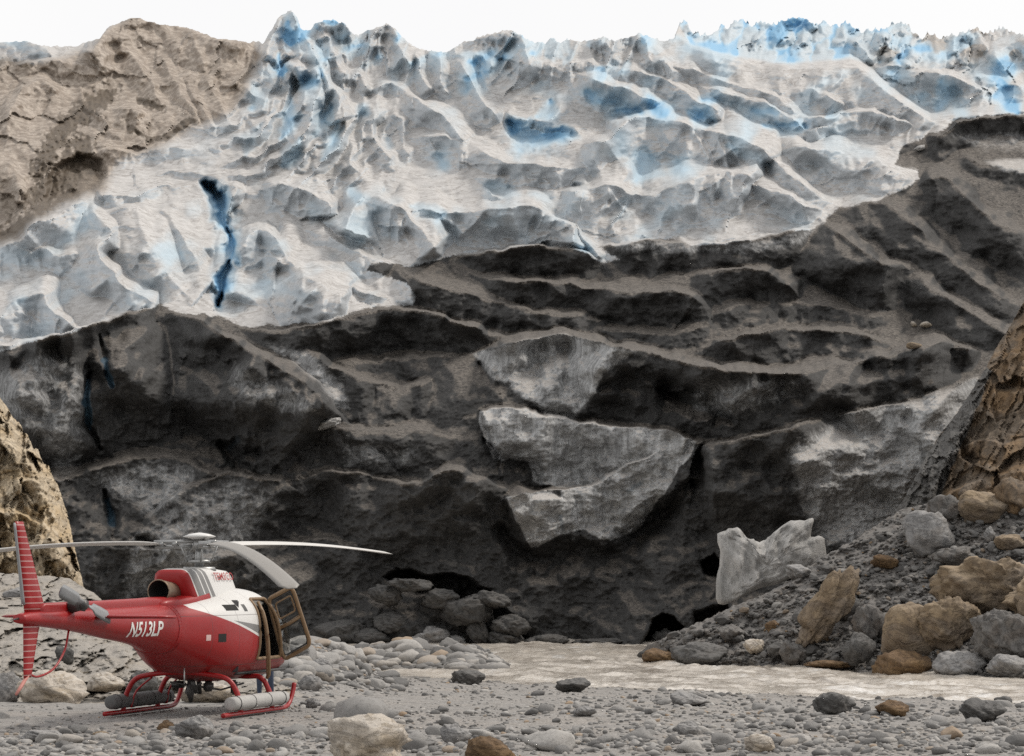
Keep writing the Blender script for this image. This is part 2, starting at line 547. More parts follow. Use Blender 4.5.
GAIN = 1.2
ICE_ON = 0
FACES = []
def face(pts, F, T, steep=0.9, k=1.9, pf=1.0, pb=1.0, taper=0.18):
    """a crest with a face F px tall below it and a top T px deep above it"""
    my = sum(p[1] for p in pts) / len(pts)
    slope = (interp(BASE, my - 2) - interp(BASE, my + F)) / (F + 2.0)
    A = steep * slope * F * GAIN
    FACES.append((pts, F, T, A, ICE_ON and my < 330))
    bw = T if ICE_ON == 0 else max(T * 1.3, 0.45 * F)
    G.ridge(pts, A, F, bw, pf * (1.0 if ICE_ON == 0 else 1.2), 1.5 if ICE_ON == 0 else 1.15, taper)

face([(165, 312), (200, 321), (235, 342), (270, 362), (300, 382), (326, 402), (341, 416)], 100, 14, 1.0, 1.7, 0.8)
face([(246, 336), (290, 339), (310, 350), (330, 366), (355, 376), (385, 387), (410, 388)], 44, 9, 0.9)
face([(225, 326), (262, 330), (300, 328), (340, 318), (385, 309), (418, 311), (450, 320), (482, 331), (520, 342)], 42, 5, 1.0)
face([(330, 362), (365, 360), (400, 358), (428, 356), (470, 353)], 34, 9, 0.6)
face([(345, 380), (362, 381), (390, 393), (410, 386), (440, 380)], 36, 7, 0.8)
face([(392, 264), (420, 280), (455, 291), (500, 303), (545, 313), (585, 318), (615, 322)], 30, 24, 0.9)
face([(456, 262), (480, 277), (520, 281), (560, 283), (600, 290), (640, 291), (680, 293), (698, 299), (709, 316)], 38, 10, 1.0)
face([(455, 258), (500, 250), (540, 246), (575, 251), (604, 260)], 34, 4, 1.0)
face([(598, 248), (645, 241), (690, 243), (740, 242), (785, 233), (822, 226)], 34, 4, 0.9)
face([(690, 274), (720, 271), (760, 269), (785, 282), (800, 299)], 36, 9, 1.0)
face([(822, 220), (842, 236), (860, 250), (880, 262), (905, 268)], 56, 12, 1.0, 2.2)
face([(470, 353), (500, 346), (540, 339), (566, 334), (592, 341), (640, 351), (680, 361), (720, 370), (760, 373), (800, 372), (850, 362), (900, 351), (935, 343), (968, 346)], 84, 11, 1.0, 1.8, 0.9, 1.0, 0.1)
face([(702, 347), (740, 336), (790, 329), (850, 333), (900, 346)], 34, 6, 1.0)
face([(700, 318), (740, 306), (780, 302), (820, 305), (860, 312), (900, 315)], 22, 14, 0.6)
face([(478, 413), (490, 409), (520, 409), (545, 416), (600, 425), (660, 430), (697, 441)], 72, 7, 1.0, 1.6, 0.9, 1.0, 0.06)
face([(500, 500), (520, 494), (560, 491), (590, 487), (612, 475), (640, 460), (668, 448), (697, 440), (706, 446)], 66, 8, 1.15, 1.6, 0.9, 1.0, 0.08)
face([(696, 446), (730, 441), (770, 431), (810, 421), (860, 412), (920, 399), (980, 376)], 140, 5, 0.62, 1.6, 1.0, 1.0, 0.06)
face([(850, 372), (900, 356), (950, 347), (985, 352)], 40, 6, 0.9)
face([(264, 442), (300, 427), (340, 429), (380, 429), (420, 431), (462, 440)], 40, 12, 0.8)
face([(-20, 470), (60, 480), (120, 463), (165, 456), (205, 470), (235, 478)], 60, 10, 0.7)
face([(310, 476), (345, 470), (385, 480), (420, 483), (450, 470), (480, 478), (505, 490)], 90, 8, 0.9, 1.5)
face([(150, 520), (180, 492), (210, 478), (240, 473), (275, 482), (310, 494)], 60, 8, 0.8)
face([(-30, 352), (50, 337), (95, 323), (160, 306)], 130, 3, 0.95, 1.6)
face([(330, 452), (360, 442), (400, 440), (440, 452)], 30, 5, 0.7)
face([(200, 560), (260, 548), (330, 540), (380, 556)], 60, 7, 0.6)
face([(690, 500), (740, 480), (780, 476)], 60, 6, 0.6)
# moraine on the right
face([(905, 268), (950, 300), (1000, 330), (1040, 345)], 40, 16, 0.7, 2.4)
face([(838, 210), (880, 204), (900, 214), (940, 250), (990, 290), (1030, 310)], 36, 20, 0.7, 2.4)
face([(918, 186), (940, 176), (960, 190), (1000, 225), (1060, 250)], 40, 14, 0.7, 2.4)
face([(926, 138), (945, 133), (970, 120), (1000, 117), (1060, 116)], 26, 3, 1.0, 2.4)
face([(960, 155), (990, 165), (1030, 172), (1090, 170)], 14, 8, 0.8, 2.4)
face([(560, 322), (620, 330), (680, 333), (720, 322)], 16, 10, 0.7)

# white ice, lower left domes
ICE_ON = 1
GAIN = 1.18
face([(137, 203), (141, 228), (157, 258), (176, 284), (200, 304)], 44, 46, 0.75, 2.4, 1.2, 1.2, 0.05)
face([(88, 202), (112, 233), (97, 249), (116, 277), (138, 296), (161, 306)], 46, 16, 0.7, 2.4, 1.2, 1.3, 0.05)
face([(-30, 330), (0, 317), (16, 301), (40, 294), (50, 307), (68, 324), (78, 333)], 44, 14, 0.8, 2.3, 1.2)
face([(-20, 262), (6, 247), (20, 240), (36, 222), (60, 216), (74, 204), (90, 201)], 40, 5, 0.7, 2.4, 1.3)
face([(16, 262), (28, 256), (40, 246), (60, 258), (92, 248)], 18, 8, 0.8, 2.4, 1.3)
face([(98, 196), (104, 193), (122, 198), (160, 188), (196, 184)], 18, 6, 0.8, 2.4, 1.3)
face([(158, 206), (175, 225), (192, 250), (205, 280), (216, 316)], 30, 16, 0.6, 2.4, 1.4, 1.4, 0.05)
face([(222, 303), (232, 270), (244, 242), (258, 227), (274, 238), (288, 260), (308, 276), (332, 292), (352, 300)], 60, 12, 0.75, 2.3, 1.1, 1.3, 0.06)
face([(230, 186), (236, 192), (228, 215), (226, 235)], 22, 8, 0.8, 2.3, 1.3)
face([(262, 186), (290, 185), (312, 192), (328, 203), (331, 218)], 40, 9, 0.8, 2.4, 1.2, 1.2, 0.08)
face([(300, 232), (322, 230), (345, 246), (372, 260), (400, 267)], 26, 6, 0.6, 2.4, 1.3)
face([(303, 268), (325, 263), (348, 282), (366, 294), (392, 298)], 18, 6, 0.7, 2.4, 1.3)
face([(342, 236), (350, 216), (360, 202), (378, 196), (398, 208), (420, 228), (442, 256)], 56, 10, 0.75, 2.4, 1.2, 1.3, 0.06)
face([(405, 216), (420, 211), (450, 212), (492, 208), (524, 206), (548, 214), (568, 222), (574, 234), (572, 250)], 44, 9, 0.85, 2.4, 1.1, 1.3, 0.06)
face([(570, 212), (578, 230), (590, 246), (606, 262)], 14, 12, 1.0, 2.4, 1.3)
face([(560, 190), (582, 192), (604, 184), (620, 186), (642, 196), (668, 189), (690, 181), (714, 173), (742, 174), (760, 184)], 56, 10, 0.8, 2.4, 1.1, 1.4, 0.08)
face([(742, 174), (752, 184), (790, 196), (800, 202), (830, 214)], 34, 9, 0.8, 2.4, 1.2)
face([(578, 144), (608, 140), (628, 121), (648, 118), (688, 124), (712, 132), (740, 138), (764, 150), (778, 168)], 54, 10, 0.75, 2.5, 1.2, 1.3, 0.08)
face([(700, 133), (730, 142), (758, 150), (776, 160), (800, 184), (838, 208)], 34, 10, 0.7, 2.5, 1.3)
face([(400, 138), (436, 136), (468, 144), (494, 157), (520, 164), (556, 167), (604, 170)], 32, 10, 0.85, 2.5, 1.3)
face([(468, 180), (500, 176), (530, 176), (560, 182)], 20, 6, 0.8, 2.5, 1.3)
face([(478, 186), (500, 198), (520, 200), (548, 203)], 12, 6, 0.9, 2.5, 1.3)
face([(400, 90), (420, 100), (440, 114), (456, 130), (472, 150)], 34, 9, 0.8, 2.5, 1.4)
face([(454, 58), (466, 72), (478, 92), (488, 108), (502, 125)], 24, 12, 0.8, 2.5, 1.4)
face([(500, 110), (520, 119), (545, 121), (560, 110), (566, 96)], 16, 10, 0.7, 2.5, 1.3)
face([(575, 74), (600, 82), (624, 88), (650, 99), (668, 108)], 30, 7, 0.8, 2.5, 1.3)
face([(600, 66), (640, 72), (670, 82), (690, 96), (712, 108), (724, 122)], 26, 8, 0.8, 2.5, 1.3)
face([(655, 60), (690, 70), (720, 80), (760, 92), (786, 104), (806, 128)], 28, 8, 0.7, 2.5, 1.3)
face([(690, 84), (720, 92), (752, 100), (790, 116), (802, 130), (822, 128), (846, 122)], 22, 7, 0.8, 2.5, 1.3)
face([(690, 48), (730, 60), (770, 66), (808, 69), (850, 67), (868, 76), (888, 92), (906, 106), (936, 124)], 46, 5, 0.5, 2.6, 1.1, 1.3, 0.05)
face([(768, 96), (800, 88), (826, 94), (848, 108)], 22, 9, 0.7, 2.5, 1.3)
face([(786, 122), (830, 116), (862, 112), (892, 116), (918, 130)], 26, 7, 0.8, 2.5, 1.2)
face([(768, 152), (796, 146), (826, 150), (852, 156), (872, 157), (892, 170), (916, 178)], 40, 8, 0.7, 2.5, 1.1)
face([(872, 157), (882, 168), (900, 184)], 14, 12, 0.7, 2.5)
face([(740, 140), (766, 144), (784, 158)], 20, 6, 0.8, 2.5, 1.3)
face([(580, 146), (602, 150), (612, 168), (606, 180)], 16, 10, 0.6, 2.5, 1.3)
# spires and fins, upper left
face([(291, 9), (297, 20), (311, 48), (327, 80), (340, 97), (346, 124)], 30, 9, 1.0, 2.6, 1.1, 1.2, 0.05)
face([(262, 62), (268, 45), (276, 28), (284, 14)], 22, 4, 1.0, 2.6, 1.2)
face([(256, 41), (263, 58), (272, 80), (276, 92)], 14, 12, 0.9, 2.6, 1.2)
face([(282, 84), (287, 66), (301, 65), (315, 72), (321, 84), (313, 104), (309, 124), (299, 142), (284, 156)], 34, 9, 0.9, 2.6, 1.2)
face([(316, 84), (330, 92), (342, 110), (346, 124), (336, 146), (318, 164)], 22, 8, 0.9, 2.6, 1.3)
face([(274, 92), (272, 108), (262, 122), (252, 132)], 20, 9, 0.7, 2.6, 1.3)
face([(240, 84), (250, 92), (262, 98), (268, 108), (262, 130), (248, 152)], 18, 9, 0.7, 2.6, 1.3)
face([(312, 26), (325, 20), (340, 22), (352, 36)], 30, 5, 0.9, 2.6, 1.2)
face([(312, 42), (326, 36), (332, 48), (338, 66), (350, 80)], 24, 8, 0.8, 2.6, 1.2)
face([(366, 62), (370, 38), (386, 24), (396, 36), (404, 54), (412, 72)], 30, 8, 0.8, 2.6, 1.2)
face([(346, 82), (356, 74), (366, 82), (370, 96)], 18, 6, 0.8, 2.6, 1.2)
face([(368, 92), (390, 84), (410, 94), (430, 108)], 18, 7, 0.8, 2.6, 1.3)
face([(360, 100), (374, 112), (372, 134), (384, 152), (398, 166)], 20, 12, 0.7, 2.6, 1.4)
face([(390, 112), (404, 122), (402, 146), (416, 160)], 16, 10, 0.7, 2.6, 1.4)
face([(344, 130), (352, 146), (350, 162), (362, 176)], 18, 10, 0.7, 2.6, 1.4)
face([(430, 52), (440, 66), (442, 84), (452, 100)], 16, 10, 0.8, 2.6, 1.4)
face([(412, 46), (418, 62), (424, 80), (436, 92)], 16, 8, 0.8, 2.6, 1.4)
face([(462, 44), (480, 38), (512, 30), (524, 44), (530, 62), (520, 78)], 34, 5, 0.8, 2.6, 1.2)
face([(480, 40), (486, 56), (496, 74)], 14, 9, 0.8, 2.6, 1.3)
face([(586, 46), (606, 38), (640, 35), (656, 50), (672, 68), (694, 80)], 36, 5, 0.7, 2.6, 1.2)
face([(528, 60), (556, 66), (580, 62), (604, 66)], 20, 7, 0.7, 2.6, 1.2)
# knoll of dirty ice, upper left
GAIN = 0.85
face([(84, 56), (98, 42), (112, 26), (136, 17), (172, 25), (210, 38), (250, 44)], 44, 4, 0.6, 2.6, 1.2, 1, 0.05)
face([(118, 36), (134, 58), (150, 80), (160, 104)], 22, 12, 0.7, 2.6, 1.4)
face([(158, 52), (172, 76), (186, 100), (202, 124)], 20, 10, 0.7, 2.6, 1.4)
face([(178, 66), (192, 92), (206, 112), (216, 130)], 14, 8, 0.8, 2.6, 1.4)
face([(204, 74), (214, 96), (226, 112), (232, 130)], 16, 10, 0.7, 2.6, 1.4)
face([(-30, 70), (10, 66), (40, 60), (84, 66), (120, 72)], 20, 6, 0.7, 2.6, 1.2)
face([(8, 130), (14, 104), (24, 86), (44, 82), (60, 96)], 30, 10, 0.6, 2.6, 1.3)
face([(92, 120), (104, 112), (130, 108), (150, 118)], 34, 8, 0.6, 2.6, 1.2)
face([(-20, 150), (0, 160), (16, 176), (28, 204)], 30, 10, 0.7, 2.6)
face([(96, 152), (116, 150), (140, 154), (170, 146), (200, 150)], 26, 8, 0.6, 2.6, 1.3)
face([(126, 172), (150, 176), (180, 172), (214, 176)], 12, 6, 0.7, 2.6, 1.3)
face([(-30, 46), (0, 42), (24, 41), (46, 48), (56, 62)], 20, 4, 0.7, 2.6, 1.2)
GAIN = 1.05
# right hand seracs
face([(868, 74), (886, 66), (912, 70), (940, 74), (966, 82), (990, 94), (1006, 112)], 46, 5, 0.7, 2.6, 1.0)
face([(986, 62), (1004, 48), (1024, 40), (1060, 46)], 50, 5, 0.7, 2.6, 1.0)
face([(956, 84), (980, 76), (1006, 84), (1040, 92)], 34, 5, 0.7, 2.6, 1.0)
face([(880, 44), (886, 34), (892, 46), (894, 62)], 16, 4, 0.9, 2.6)
face([(896, 54), (906, 44), (916, 52), (920, 66)], 16, 4, 0.9, 2.6)
face([(850, 50), (856, 42), (866, 50), (872, 64)], 14, 4, 0.9, 2.6)
face([(960, 40), (974, 28), (984, 44), (990, 56)], 18, 4, 0.9, 2.6)

# flutes: small sharp ribs that hang from every larger crest
frng = np.random.default_rng(19)
for pts, F, T, A, ice_ in FACES:
    if not ice_ or F < 20: continue
    P = catmull(pts, 6)
    L = np.hypot(*np.diff(P, axis=0).T).sum()
    for q in range(int(L / 15) + 1):
        i = frng.integers(1, len(P) - 1)
        tx_, ty_ = P[i + 1 if i + 1 < len(P) else i] - P[i - 1]
        ln = math.hypot(tx_, ty_) + 1e-6
        nx_, ny_ = -ty_ / ln, tx_ / ln                       # towards the face side
        sk = frng.normal(0, 0.45); ln2 = F * frng.uniform(0.4, 0.95)
        bx_, by_ = nx_ + sk * tx_ / ln, ny_ + sk * ty_ / ln
        k2 = frng.normal(0, 0.25)
        p0 = P[i]; p1 = p0 + np.array([bx_, by_]) * ln2 * 0.5 + np.array([tx_, ty_]) / ln * k2 * ln2 * 0.5
        p2 = p0 + np.array([bx_, by_]) * ln2 + np.array([tx_, ty_]) / ln * k2 * ln2
        w1 = frng.uniform(6, 15)
        G.ridge([tuple(p0), tuple(p1), tuple(p2)], 0.08 * A * frng.uniform(0.4, 1.2) + 0.08, w1, w1 * frng.uniform(0.35, 0.9), 1.3, 1.3, 0.3, True)
# grooves, caves, blue pockets
def blur(a, n):
    for _ in range(n):
        b = np.pad(a, 1, mode='edge')
        a = (b[1:-1, 1:-1] * 2 + b[:-2, 1:-1] + b[2:, 1:-1] + b[1:-1, :-2] + b[1:-1, 2:]) / 6
    return a
def pocket(pts, depth, w, blue=0.8, p=1.0):
    G.stroke(pts, -depth * (1.0 if depth > 2.3 else 0.4), w * 1.25, p)
    G.stroke(pts, 0, w * 2.0, p, 'blue', blue * 0.85)
G.stroke([(206, 182), (222, 205), (230, 240), (226, 275), (218, 306)], -1.2, 24, 1, 'blue', 0.42)
G.stroke([(205, 182), (214, 188), (221, 198), (223, 216), (229, 236), (232, 250), (229, 264), (223, 284), (218, 306)], -2.6, 10, 1, 'blue', 0.85)
pocket([(206, 184), (219, 196), (222, 214), (228, 232)], 2.4, 12, 1.0)
pocket([(229, 236), (232, 252), (238, 264)], 2.6, 9, 0.9)
pocket([(228, 262), (222, 284), (218, 304)], 2.4, 9, 1.0)
pocket([(289, 22), (291, 34), (290, 44)], 1.2, 8, 0.9)
pocket([(280, 54), (281, 66), (281, 74)], 2.0, 8, 1.0)
pocket([(320, 48), (324, 58)], 1.5, 9, 0.7)
pocket([(340, 32), (345, 42)], 1.2, 8, 0.6)
pocket([(254, 84), (256, 98), (250, 108)], 1.0, 13, 0.55)
pocket([(292, 100), (290, 120), (282, 140)], 1.6, 10, 0.75)
pocket([(330, 108), (322, 122), (314, 134)], 1.2, 8, 0.6)
pocket([(262, 124), (250, 142), (246, 154)], 1.0, 9, 0.45)
pocket([(300, 140), (292, 156), (282, 166)], 1.4, 9, 0.7)
pocket([(338, 122), (334, 142), (324, 158)], 1.2, 7, 0.65)
pocket([(308, 44), (316, 62), (322, 76)], 1.0, 7, 0.6)
pocket([(304, 76), (312, 80)], 0.6, 7, 0.5)
pocket([(362, 108), (364, 112)], 1.0, 5, 0.6)
pocket([(388, 138), (390, 146)], 1.0, 5, 0.4)
pocket([(466, 84), (467, 88)], 1.4, 7, 0.8)
pocket([(478, 80), (480, 90)], 1.0, 9, 0.5)
pocket([(400, 60), (396, 72)], 0.9, 9, 0.4)
pocket([(440, 62), (436, 58)], 1.0, 9, 0.55)
pocket([(486, 46), (492, 64), (510, 76)], 0.8, 12, 0.4)
pocket([(440, 156), (442, 164)], 1.0, 6, 0.5)
pocket([(510, 122), (520, 134), (544, 137), (572, 134)], 2.4, 15, 0.85)
pocket([(552, 100), (550, 112), (538, 118)], 1.0, 9, 0.6)
pocket([(588, 92), (606, 98), (626, 106), (640, 112)], 1.8, 14, 0.75)
pocket([(652, 106), (664, 112)], 1.2, 11, 0.7)
pocket([(690, 112), (702, 118), (712, 122)], 1.4, 12, 0.75)
pocket([(700, 96), (730, 104), (756, 110), (778, 112)], 0.9, 8, 0.55)
pocket([(764, 124), (790, 128), (804, 128)], 0.9, 8, 0.7)
pocket([(640, 152), (642, 166), (636, 180)], 1.6, 17, 0.75)
pocket([(622, 140), (620, 152)], 1.0, 11, 0.55)
pocket([(680, 166), (690, 170)], 1.2, 12, 0.5)
pocket([(728, 146), (752, 156), (770, 166)], 0.9, 9, 0.5)
pocket([(748, 134), (740, 142)], 0.5, 9, 0.4)
pocket([(410, 208), (428, 212), (444, 212)], 1.2, 10, 0.55)
pocket([(356, 200), (350, 190)], 1.5, 8, 0.7)
pocket([(490, 188), (508, 192)], 1.2, 9, 0.55)
pocket([(536, 194), (548, 200)], 0.8, 8, 0.45)
pocket([(82, 218), (92, 222)], 0.8, 10, 0.4)
pocket([(40, 280), (26, 296), (8, 310)], 1.6, 14, 0.25)
pocket([(84, 282), (84, 296)], 0.9, 14, 0.12)
pocket([(576, 238), (580, 248)], 0.5, 9, 0.5)
pocket([(848, 116), (832, 112), (826, 116)], 0.6, 8, 0.5)
pocket([(360, 232), (380, 228)], 0.2, 22, 0.18)
pocket([(262, 248), (262, 262)], 0.1, 22, 0.28)
pocket([(500, 218), (530, 222)], 0.2, 20, 0.22)
pocket([(690, 200), (640, 206)], 0.2, 22, 0.18)
pocket([(860, 130), (820, 140), (870, 148)], 0.2, 22, 0.22)
pocket([(170, 260), (182, 272)], 0.3, 16, 0.25)
pocket([(318, 205), (326, 216)], 0.2, 10, 0.25)
for p in ([(112, 50), (118, 58)],): G.stroke(p, -2.4, 14, 1, 'blue', 0.5)
# right hand serac blue
for p, d, w, b in (([(942, 82), (946, 96), (938, 108)], 1.6, 14, .8), ([(952, 100), (958, 112)], 1.2, 12, .6), ([(1000, 84), (1008, 98), (1016, 112)], 1.6, 12, 1), ([(990, 60), (1010, 58), (1040, 66)], .6, 18, .45),
                   ([(976, 66), (988, 72)], .6, 14, .45), ([(900, 76), (884, 72)], 1, 12, .35), ([(920, 100), (930, 108)], .8, 12, .4)):
    pocket(p, d, w, b)
# far seracs: clean blue ice cut into blades
xs, ys = G.PX, G.PY
far_w = sstep(0, 6, interp([(0, -200), (668, 10), (690, 46), (740, 60), (780, 67), (850, 62), (866, 66), (930, 72), (1100, 60)], xs) - ys) * sstep(664, 690, xs) * sstep(1024, 940, xs) 
fwx = xs + 5 * fbm(xs / 14, ys / 14, 3, 70); fwy = ys + 5 * fbm(xs / 14, ys / 14, 3, 72)
f1, f2, c1 = worley((fwx + 0.3 * fwy) / 15, fwy / 24, 71)
g1, g2, c2 = worley((fwx - 0.2 * fwy) / 7, fwy / 13, 73)
fin = np.clip(1 - f1 * 1.25, 0, 1)
G.E += far_w * (3.6 * fin ** 1.2 * (0.4 + c1) + 0.0 * np.clip(1 - g1 * 1.3, 0, 1) ** 1.5)
lt = sstep(1010, 860, xs)
G.mask('blue')[:] = np.maximum(G.mask('blue'), far_w * lt * (0.42 + 0.40 * sstep(0.45, 0.05, fin)))
right_s = sstep(850, 885, xs) * sstep(120, 100, ys)
G.E += right_s * (0.8 * facets(fwx / 26, fwy / 32, 74, 1.2) + 0.1 * facets(fwx / 7, fwy / 9, 76, 1.0))
G.mask('tan')[:] = np.maximum(G.mask('tan'), 0.55 * right_s * sstep(-0.1, 0.35, fbm(xs / 30, ys / 26, 3, 77)) * sstep(92, 50, ys))
# sky-line teeth of the middle
teeth = sstep(100, 55, ys) * sstep(255, 280, xs) * sstep(700, 640, xs)
bld = 1 - np.abs(perlin((xs + 0.3 * ys) / 19, ys / 55, 81)) * 2.2
G.E += teeth * (1.7 * np.clip(bld, -0.3, 1) ** 2 * np.sign(bld) + 0.5 * (ridged(xs / 11, ys / 20, 3, 82) - 1))
G.mask('blue')[:] = np.maximum(G.mask('blue'), teeth * 0.42 * sstep(0.05, 0.45, fbm(xs / 26, ys / 30, 3, 83)))
G.E += teeth * (0.22 * facets((xs + 0.3 * ys) / 22, ys / 30, 84, 1.0) + 0.12 * facets(xs / 8, ys / 11, 86, 1.0))
# the swept flutes below the spire
rr = np.hypot(xs - 205, (ys - 50) * 0.95) + 6 * fbm(xs / 25, ys / 25, 3, 85)
fl = sstep(110, 40, np.hypot((xs - 300) * 0.9, ys - 118))
flute = 1 - np.abs(((rr / 17.0) % 1.0) - 0.5) * 2
G.E += fl * 2.1 * flute ** 1.7
# cusped melt hollows over all the ice
wx = xs + 9 * fbm(xs / 40, ys / 40, 3, 91); wy = ys + 7 * fbm(xs / 40, ys / 40, 3, 92)
icy = (1 - G.A['debris'])
f1, f2, c1 = worley(wx / 52 + wy / 160, wy / 26, 93)
calm = 1 - 0.65 * sstep(180, 200, ys) * sstep(440, 400, xs)
G.E += icy * 0.75 * f1 ** 2 * calm * (0.5 + c1)
f1, f2, c1 = worley(wx / 23, wy / 13 + wx / 70, 95)
G.E += icy * 0.16 * f1 ** 2 * calm
G.E += icy * 0.13 * calm * fbm(xs / 18, ys / 9, 5, 97, 0.55)
f1, f2, c1 = worley(wx / 10 + wy / 30, wy / 6.5, 98)
G.E += icy * 0.05 * f1 ** 2 + calm * icy * 0.06 * (ridged(xs / 30 + ys / 60, ys / 9, 3, 99) - 1.3)
# the knoll and its broken rubble
kn = [(-80, 66), (0, 60), (50, 60), (86, 52), (100, 34), (135, 10), (252, 34), (262, 52), (250, 80), (236, 110), (196, 126), (150, 152), (118, 160), (104, 190), (74, 200), (36, 220), (16, 240), (-80, 260)]
G.poly('tan', kn, 17)
kmask = G.A['tan'] * sstep(320, 240, xs)
G.E += kmask * (0.9 * facets((xs + 6 * fbm(xs / 20, ys / 20, 3, 104)) / 52, (ys + 5 * fbm(xs / 20, ys / 20, 3, 106)) / 36, 105, 1.4) + 0.15 * facets(xs / 15, ys / 12, 107, 1.1) + 0.7 * (ridged(xs / 60, ys / 42, 4, 101, 0.42) - 1.2) + 0.16 * fbm(xs / 9, ys / 8, 3, 103))
for pts, w in (([(104, 96), (88, 108), (66, 128), (50, 150), (40, 172)], 15), ([(80, 150), (62, 178), (40, 200)], 22), ([(70, 200), (40, 216), (10, 236), (-40, 244)], 20), ([(-30, 62), (10, 60), (30, 64)], 6),
               ([(130, 128), (160, 140), (190, 120)], 5), ([(76, 36), (92, 36)], 5), ([(140, 100), (160, 108)], 6)):
    w_, d, sd, t = G.dist(pts, w * 2)
    k = sstep(1, 0.35, d / w + 0.5 * fbm(G.PX[w_] / 7, G.PY[w_] / 7, 3, 111))
    G.mask('brown')[w_] = np.maximum(G.mask('brown')[w_], k * 0.9)
    G.E[w_] += 0.3 * k * fbm(G.PX[w_] / 5, G.PY[w_] / 5, 3, 113)
G.poly('brown', [(50, 168), (78, 150), (104, 158), (110, 178), (96, 196), (70, 204), (40, 206)], 8, 0.6, -3.0)
G.poly('brown', [(-40, 160), (0, 166), (18, 180), (26, 206), (0, 222), (-40, 230)], 6, 0.45)
G.poly('tan', [(800, 60), (870, 66), (930, 120), (880, 112), (850, 70)], 5, 0.15)
# debris: grainy everywhere, blocky and overhanging at the foot
db = G.A['debris']
f1, f2, c1 = worley(wx / 15, wy / 10, 121)
G.E += db * (0.30 * fbm(xs / 26, ys / 15, 5, 123, 0.45) + 0.08 * fbm(xs / 4, ys / 3.2, 3, 125, 0.6))
low = db * sstep(400, 500, ys)
f1, f2, c1 = worley(wx / 46, wy / 40, 127)
G.E += low * (0.35 * (f2 - f1) + 0.75 * (ridged(xs / 60, ys / 45, 4, 129) - 1.2))
lw = db * sstep(330, 250, xs) * sstep(330, 360, ys)
f1, f2, c1 = worley(wx / 12, wy / 9, 131)
G.E += lw * (0.5 * sstep(0.45, 0.1, f1) * c1 ** 3 + 0.22 * fbm(xs / 9, ys / 30, 3, 133))
# grey bare ice
G.poly('grey', [(478, 411), (492, 408), (520, 408), (545, 415), (600, 424), (660, 430), (697, 440), (640, 462), (612, 478), (600, 487), (560, 488), (532, 482), (528, 462), (492, 458), (484, 436)], 2)
G.poly('grey', [(505, 496), (560, 491), (592, 487), (612, 475), (640, 460), (668, 447), (697, 440), (690, 455), (660, 500), (636, 532), (610, 540), (585, 530), (560, 534), (532, 548), (518, 520)], 2)
G.poly('grey', [(472, 353), (540, 339), (566, 334), (592, 342), (636, 352), (604, 372), (590, 400), (570, 424), (545, 414), (520, 395), (490, 374)], 5)
G.poly('grey', [(790, 448), (850, 414), (920, 400), (978, 378), (960, 420), (930, 470), (900, 520), (850, 545), (820, 540), (800, 500)], 12, 0.9)
G.poly('grey', [(700, 380), (760, 382), (790, 376), (800, 395), (740, 420), (690, 415)], 12, 0.55)
G.poly('grey', [(-40, 380), (60, 350), (85, 372), (88, 430), (78, 470), (60, 480), (20, 420), (-40, 430)], 14, 0.5)
G.poly('grey', [(84, 480), (150, 462), (200, 470), (180, 500), (150, 520), (130, 500)], 10, 0.62)
G.poly('grey', [(130, 535), (200, 490), (240, 480), (280, 500), (250, 540), (190, 590), (120, 600)], 14, 0.5)
G.poly('grey', [(230, 360), (300, 392), (325, 412), (280, 414), (230, 390)], 10, 0.5)
G.poly('grey', [(262, 342), (310, 352), (340, 382), (352, 410), (338, 408), (320, 385), (286, 358)], 6, 0.7)
G.poly('grey', [(340, 440), (420, 446), (410, 468), (345, 468)], 10, 0.45)
G.poly('grey', [(600, 244), (670, 238), (740, 242), (800, 232), (822, 226), (800, 246), (740, 254), (640, 254)], 6, 0.5)
G.poly('grey', [(985, 160), (1100, 158), (1100, 175), (1000, 172)], 4, 0.8)
G.poly('grey', [(950, 135), (1100, 128), (1100, 150), (985, 152)], 8, 0.45)
# undercut lips of the pale shelves
for p, d_, w in (([(500, 530), (520, 556), (545, 560), (575, 554), (612, 560), (648, 532), (690, 484)], 2.2, 26), ([(484, 440), (505, 462), (530, 470), (536, 492), (560, 495)], 1.4, 14), ([(480, 366), (505, 392), (540, 412)], 1.0, 14), ([(600, 388), (640, 376), (700, 392)], 1.4, 14)):
    G.stroke(p, -d_, w)
# deep slots in the dark wall
for p, d, w in (([(90, 372), (84, 400), (88, 425), (100, 448)], 1.6, 9), ([(101, 335), (104, 360), (112, 388)], 1.2, 6), ([(104, 490), (112, 520), (112, 536)], 1.6, 9), ([(140, 540), (160, 545)], 2.0, 8), ([(222, 444), (240, 452), (258, 452)], 2.4, 20),
                ([(660, 390), (710, 410), (730, 420)], 2.6, 18), ([(830, 372), (880, 372)], 0.8, 14)):
    G.stroke(p, -d, w)
G.stroke([(89, 380), (86, 402), (92, 430)], 0, 10, 1, 'blue', 1.0)
G.stroke([(104, 360), (112, 386)], 0, 6, 1, 'blue', 1.0)
G.stroke([(108, 500), (112, 524)], 0, 8, 1, 'blue', 0.7)
G.stroke([(236, 440), (230, 448)], 0, 12, 1, 'blue', 0.4)
G.stroke([(640, 484), (628, 490)], 0.0, 8, 1, 'blue', 0.5)
G.stroke([(560, 516), (563, 528)], 0.0, 6, 1, 'blue', 0.5)
for q in ((830, 436), (905, 418), (918, 412), (880, 440)): G.stroke([q, (q[0] + 4, q[1] + 5)], -0.2, 6, 1, 'blue', 0.35)
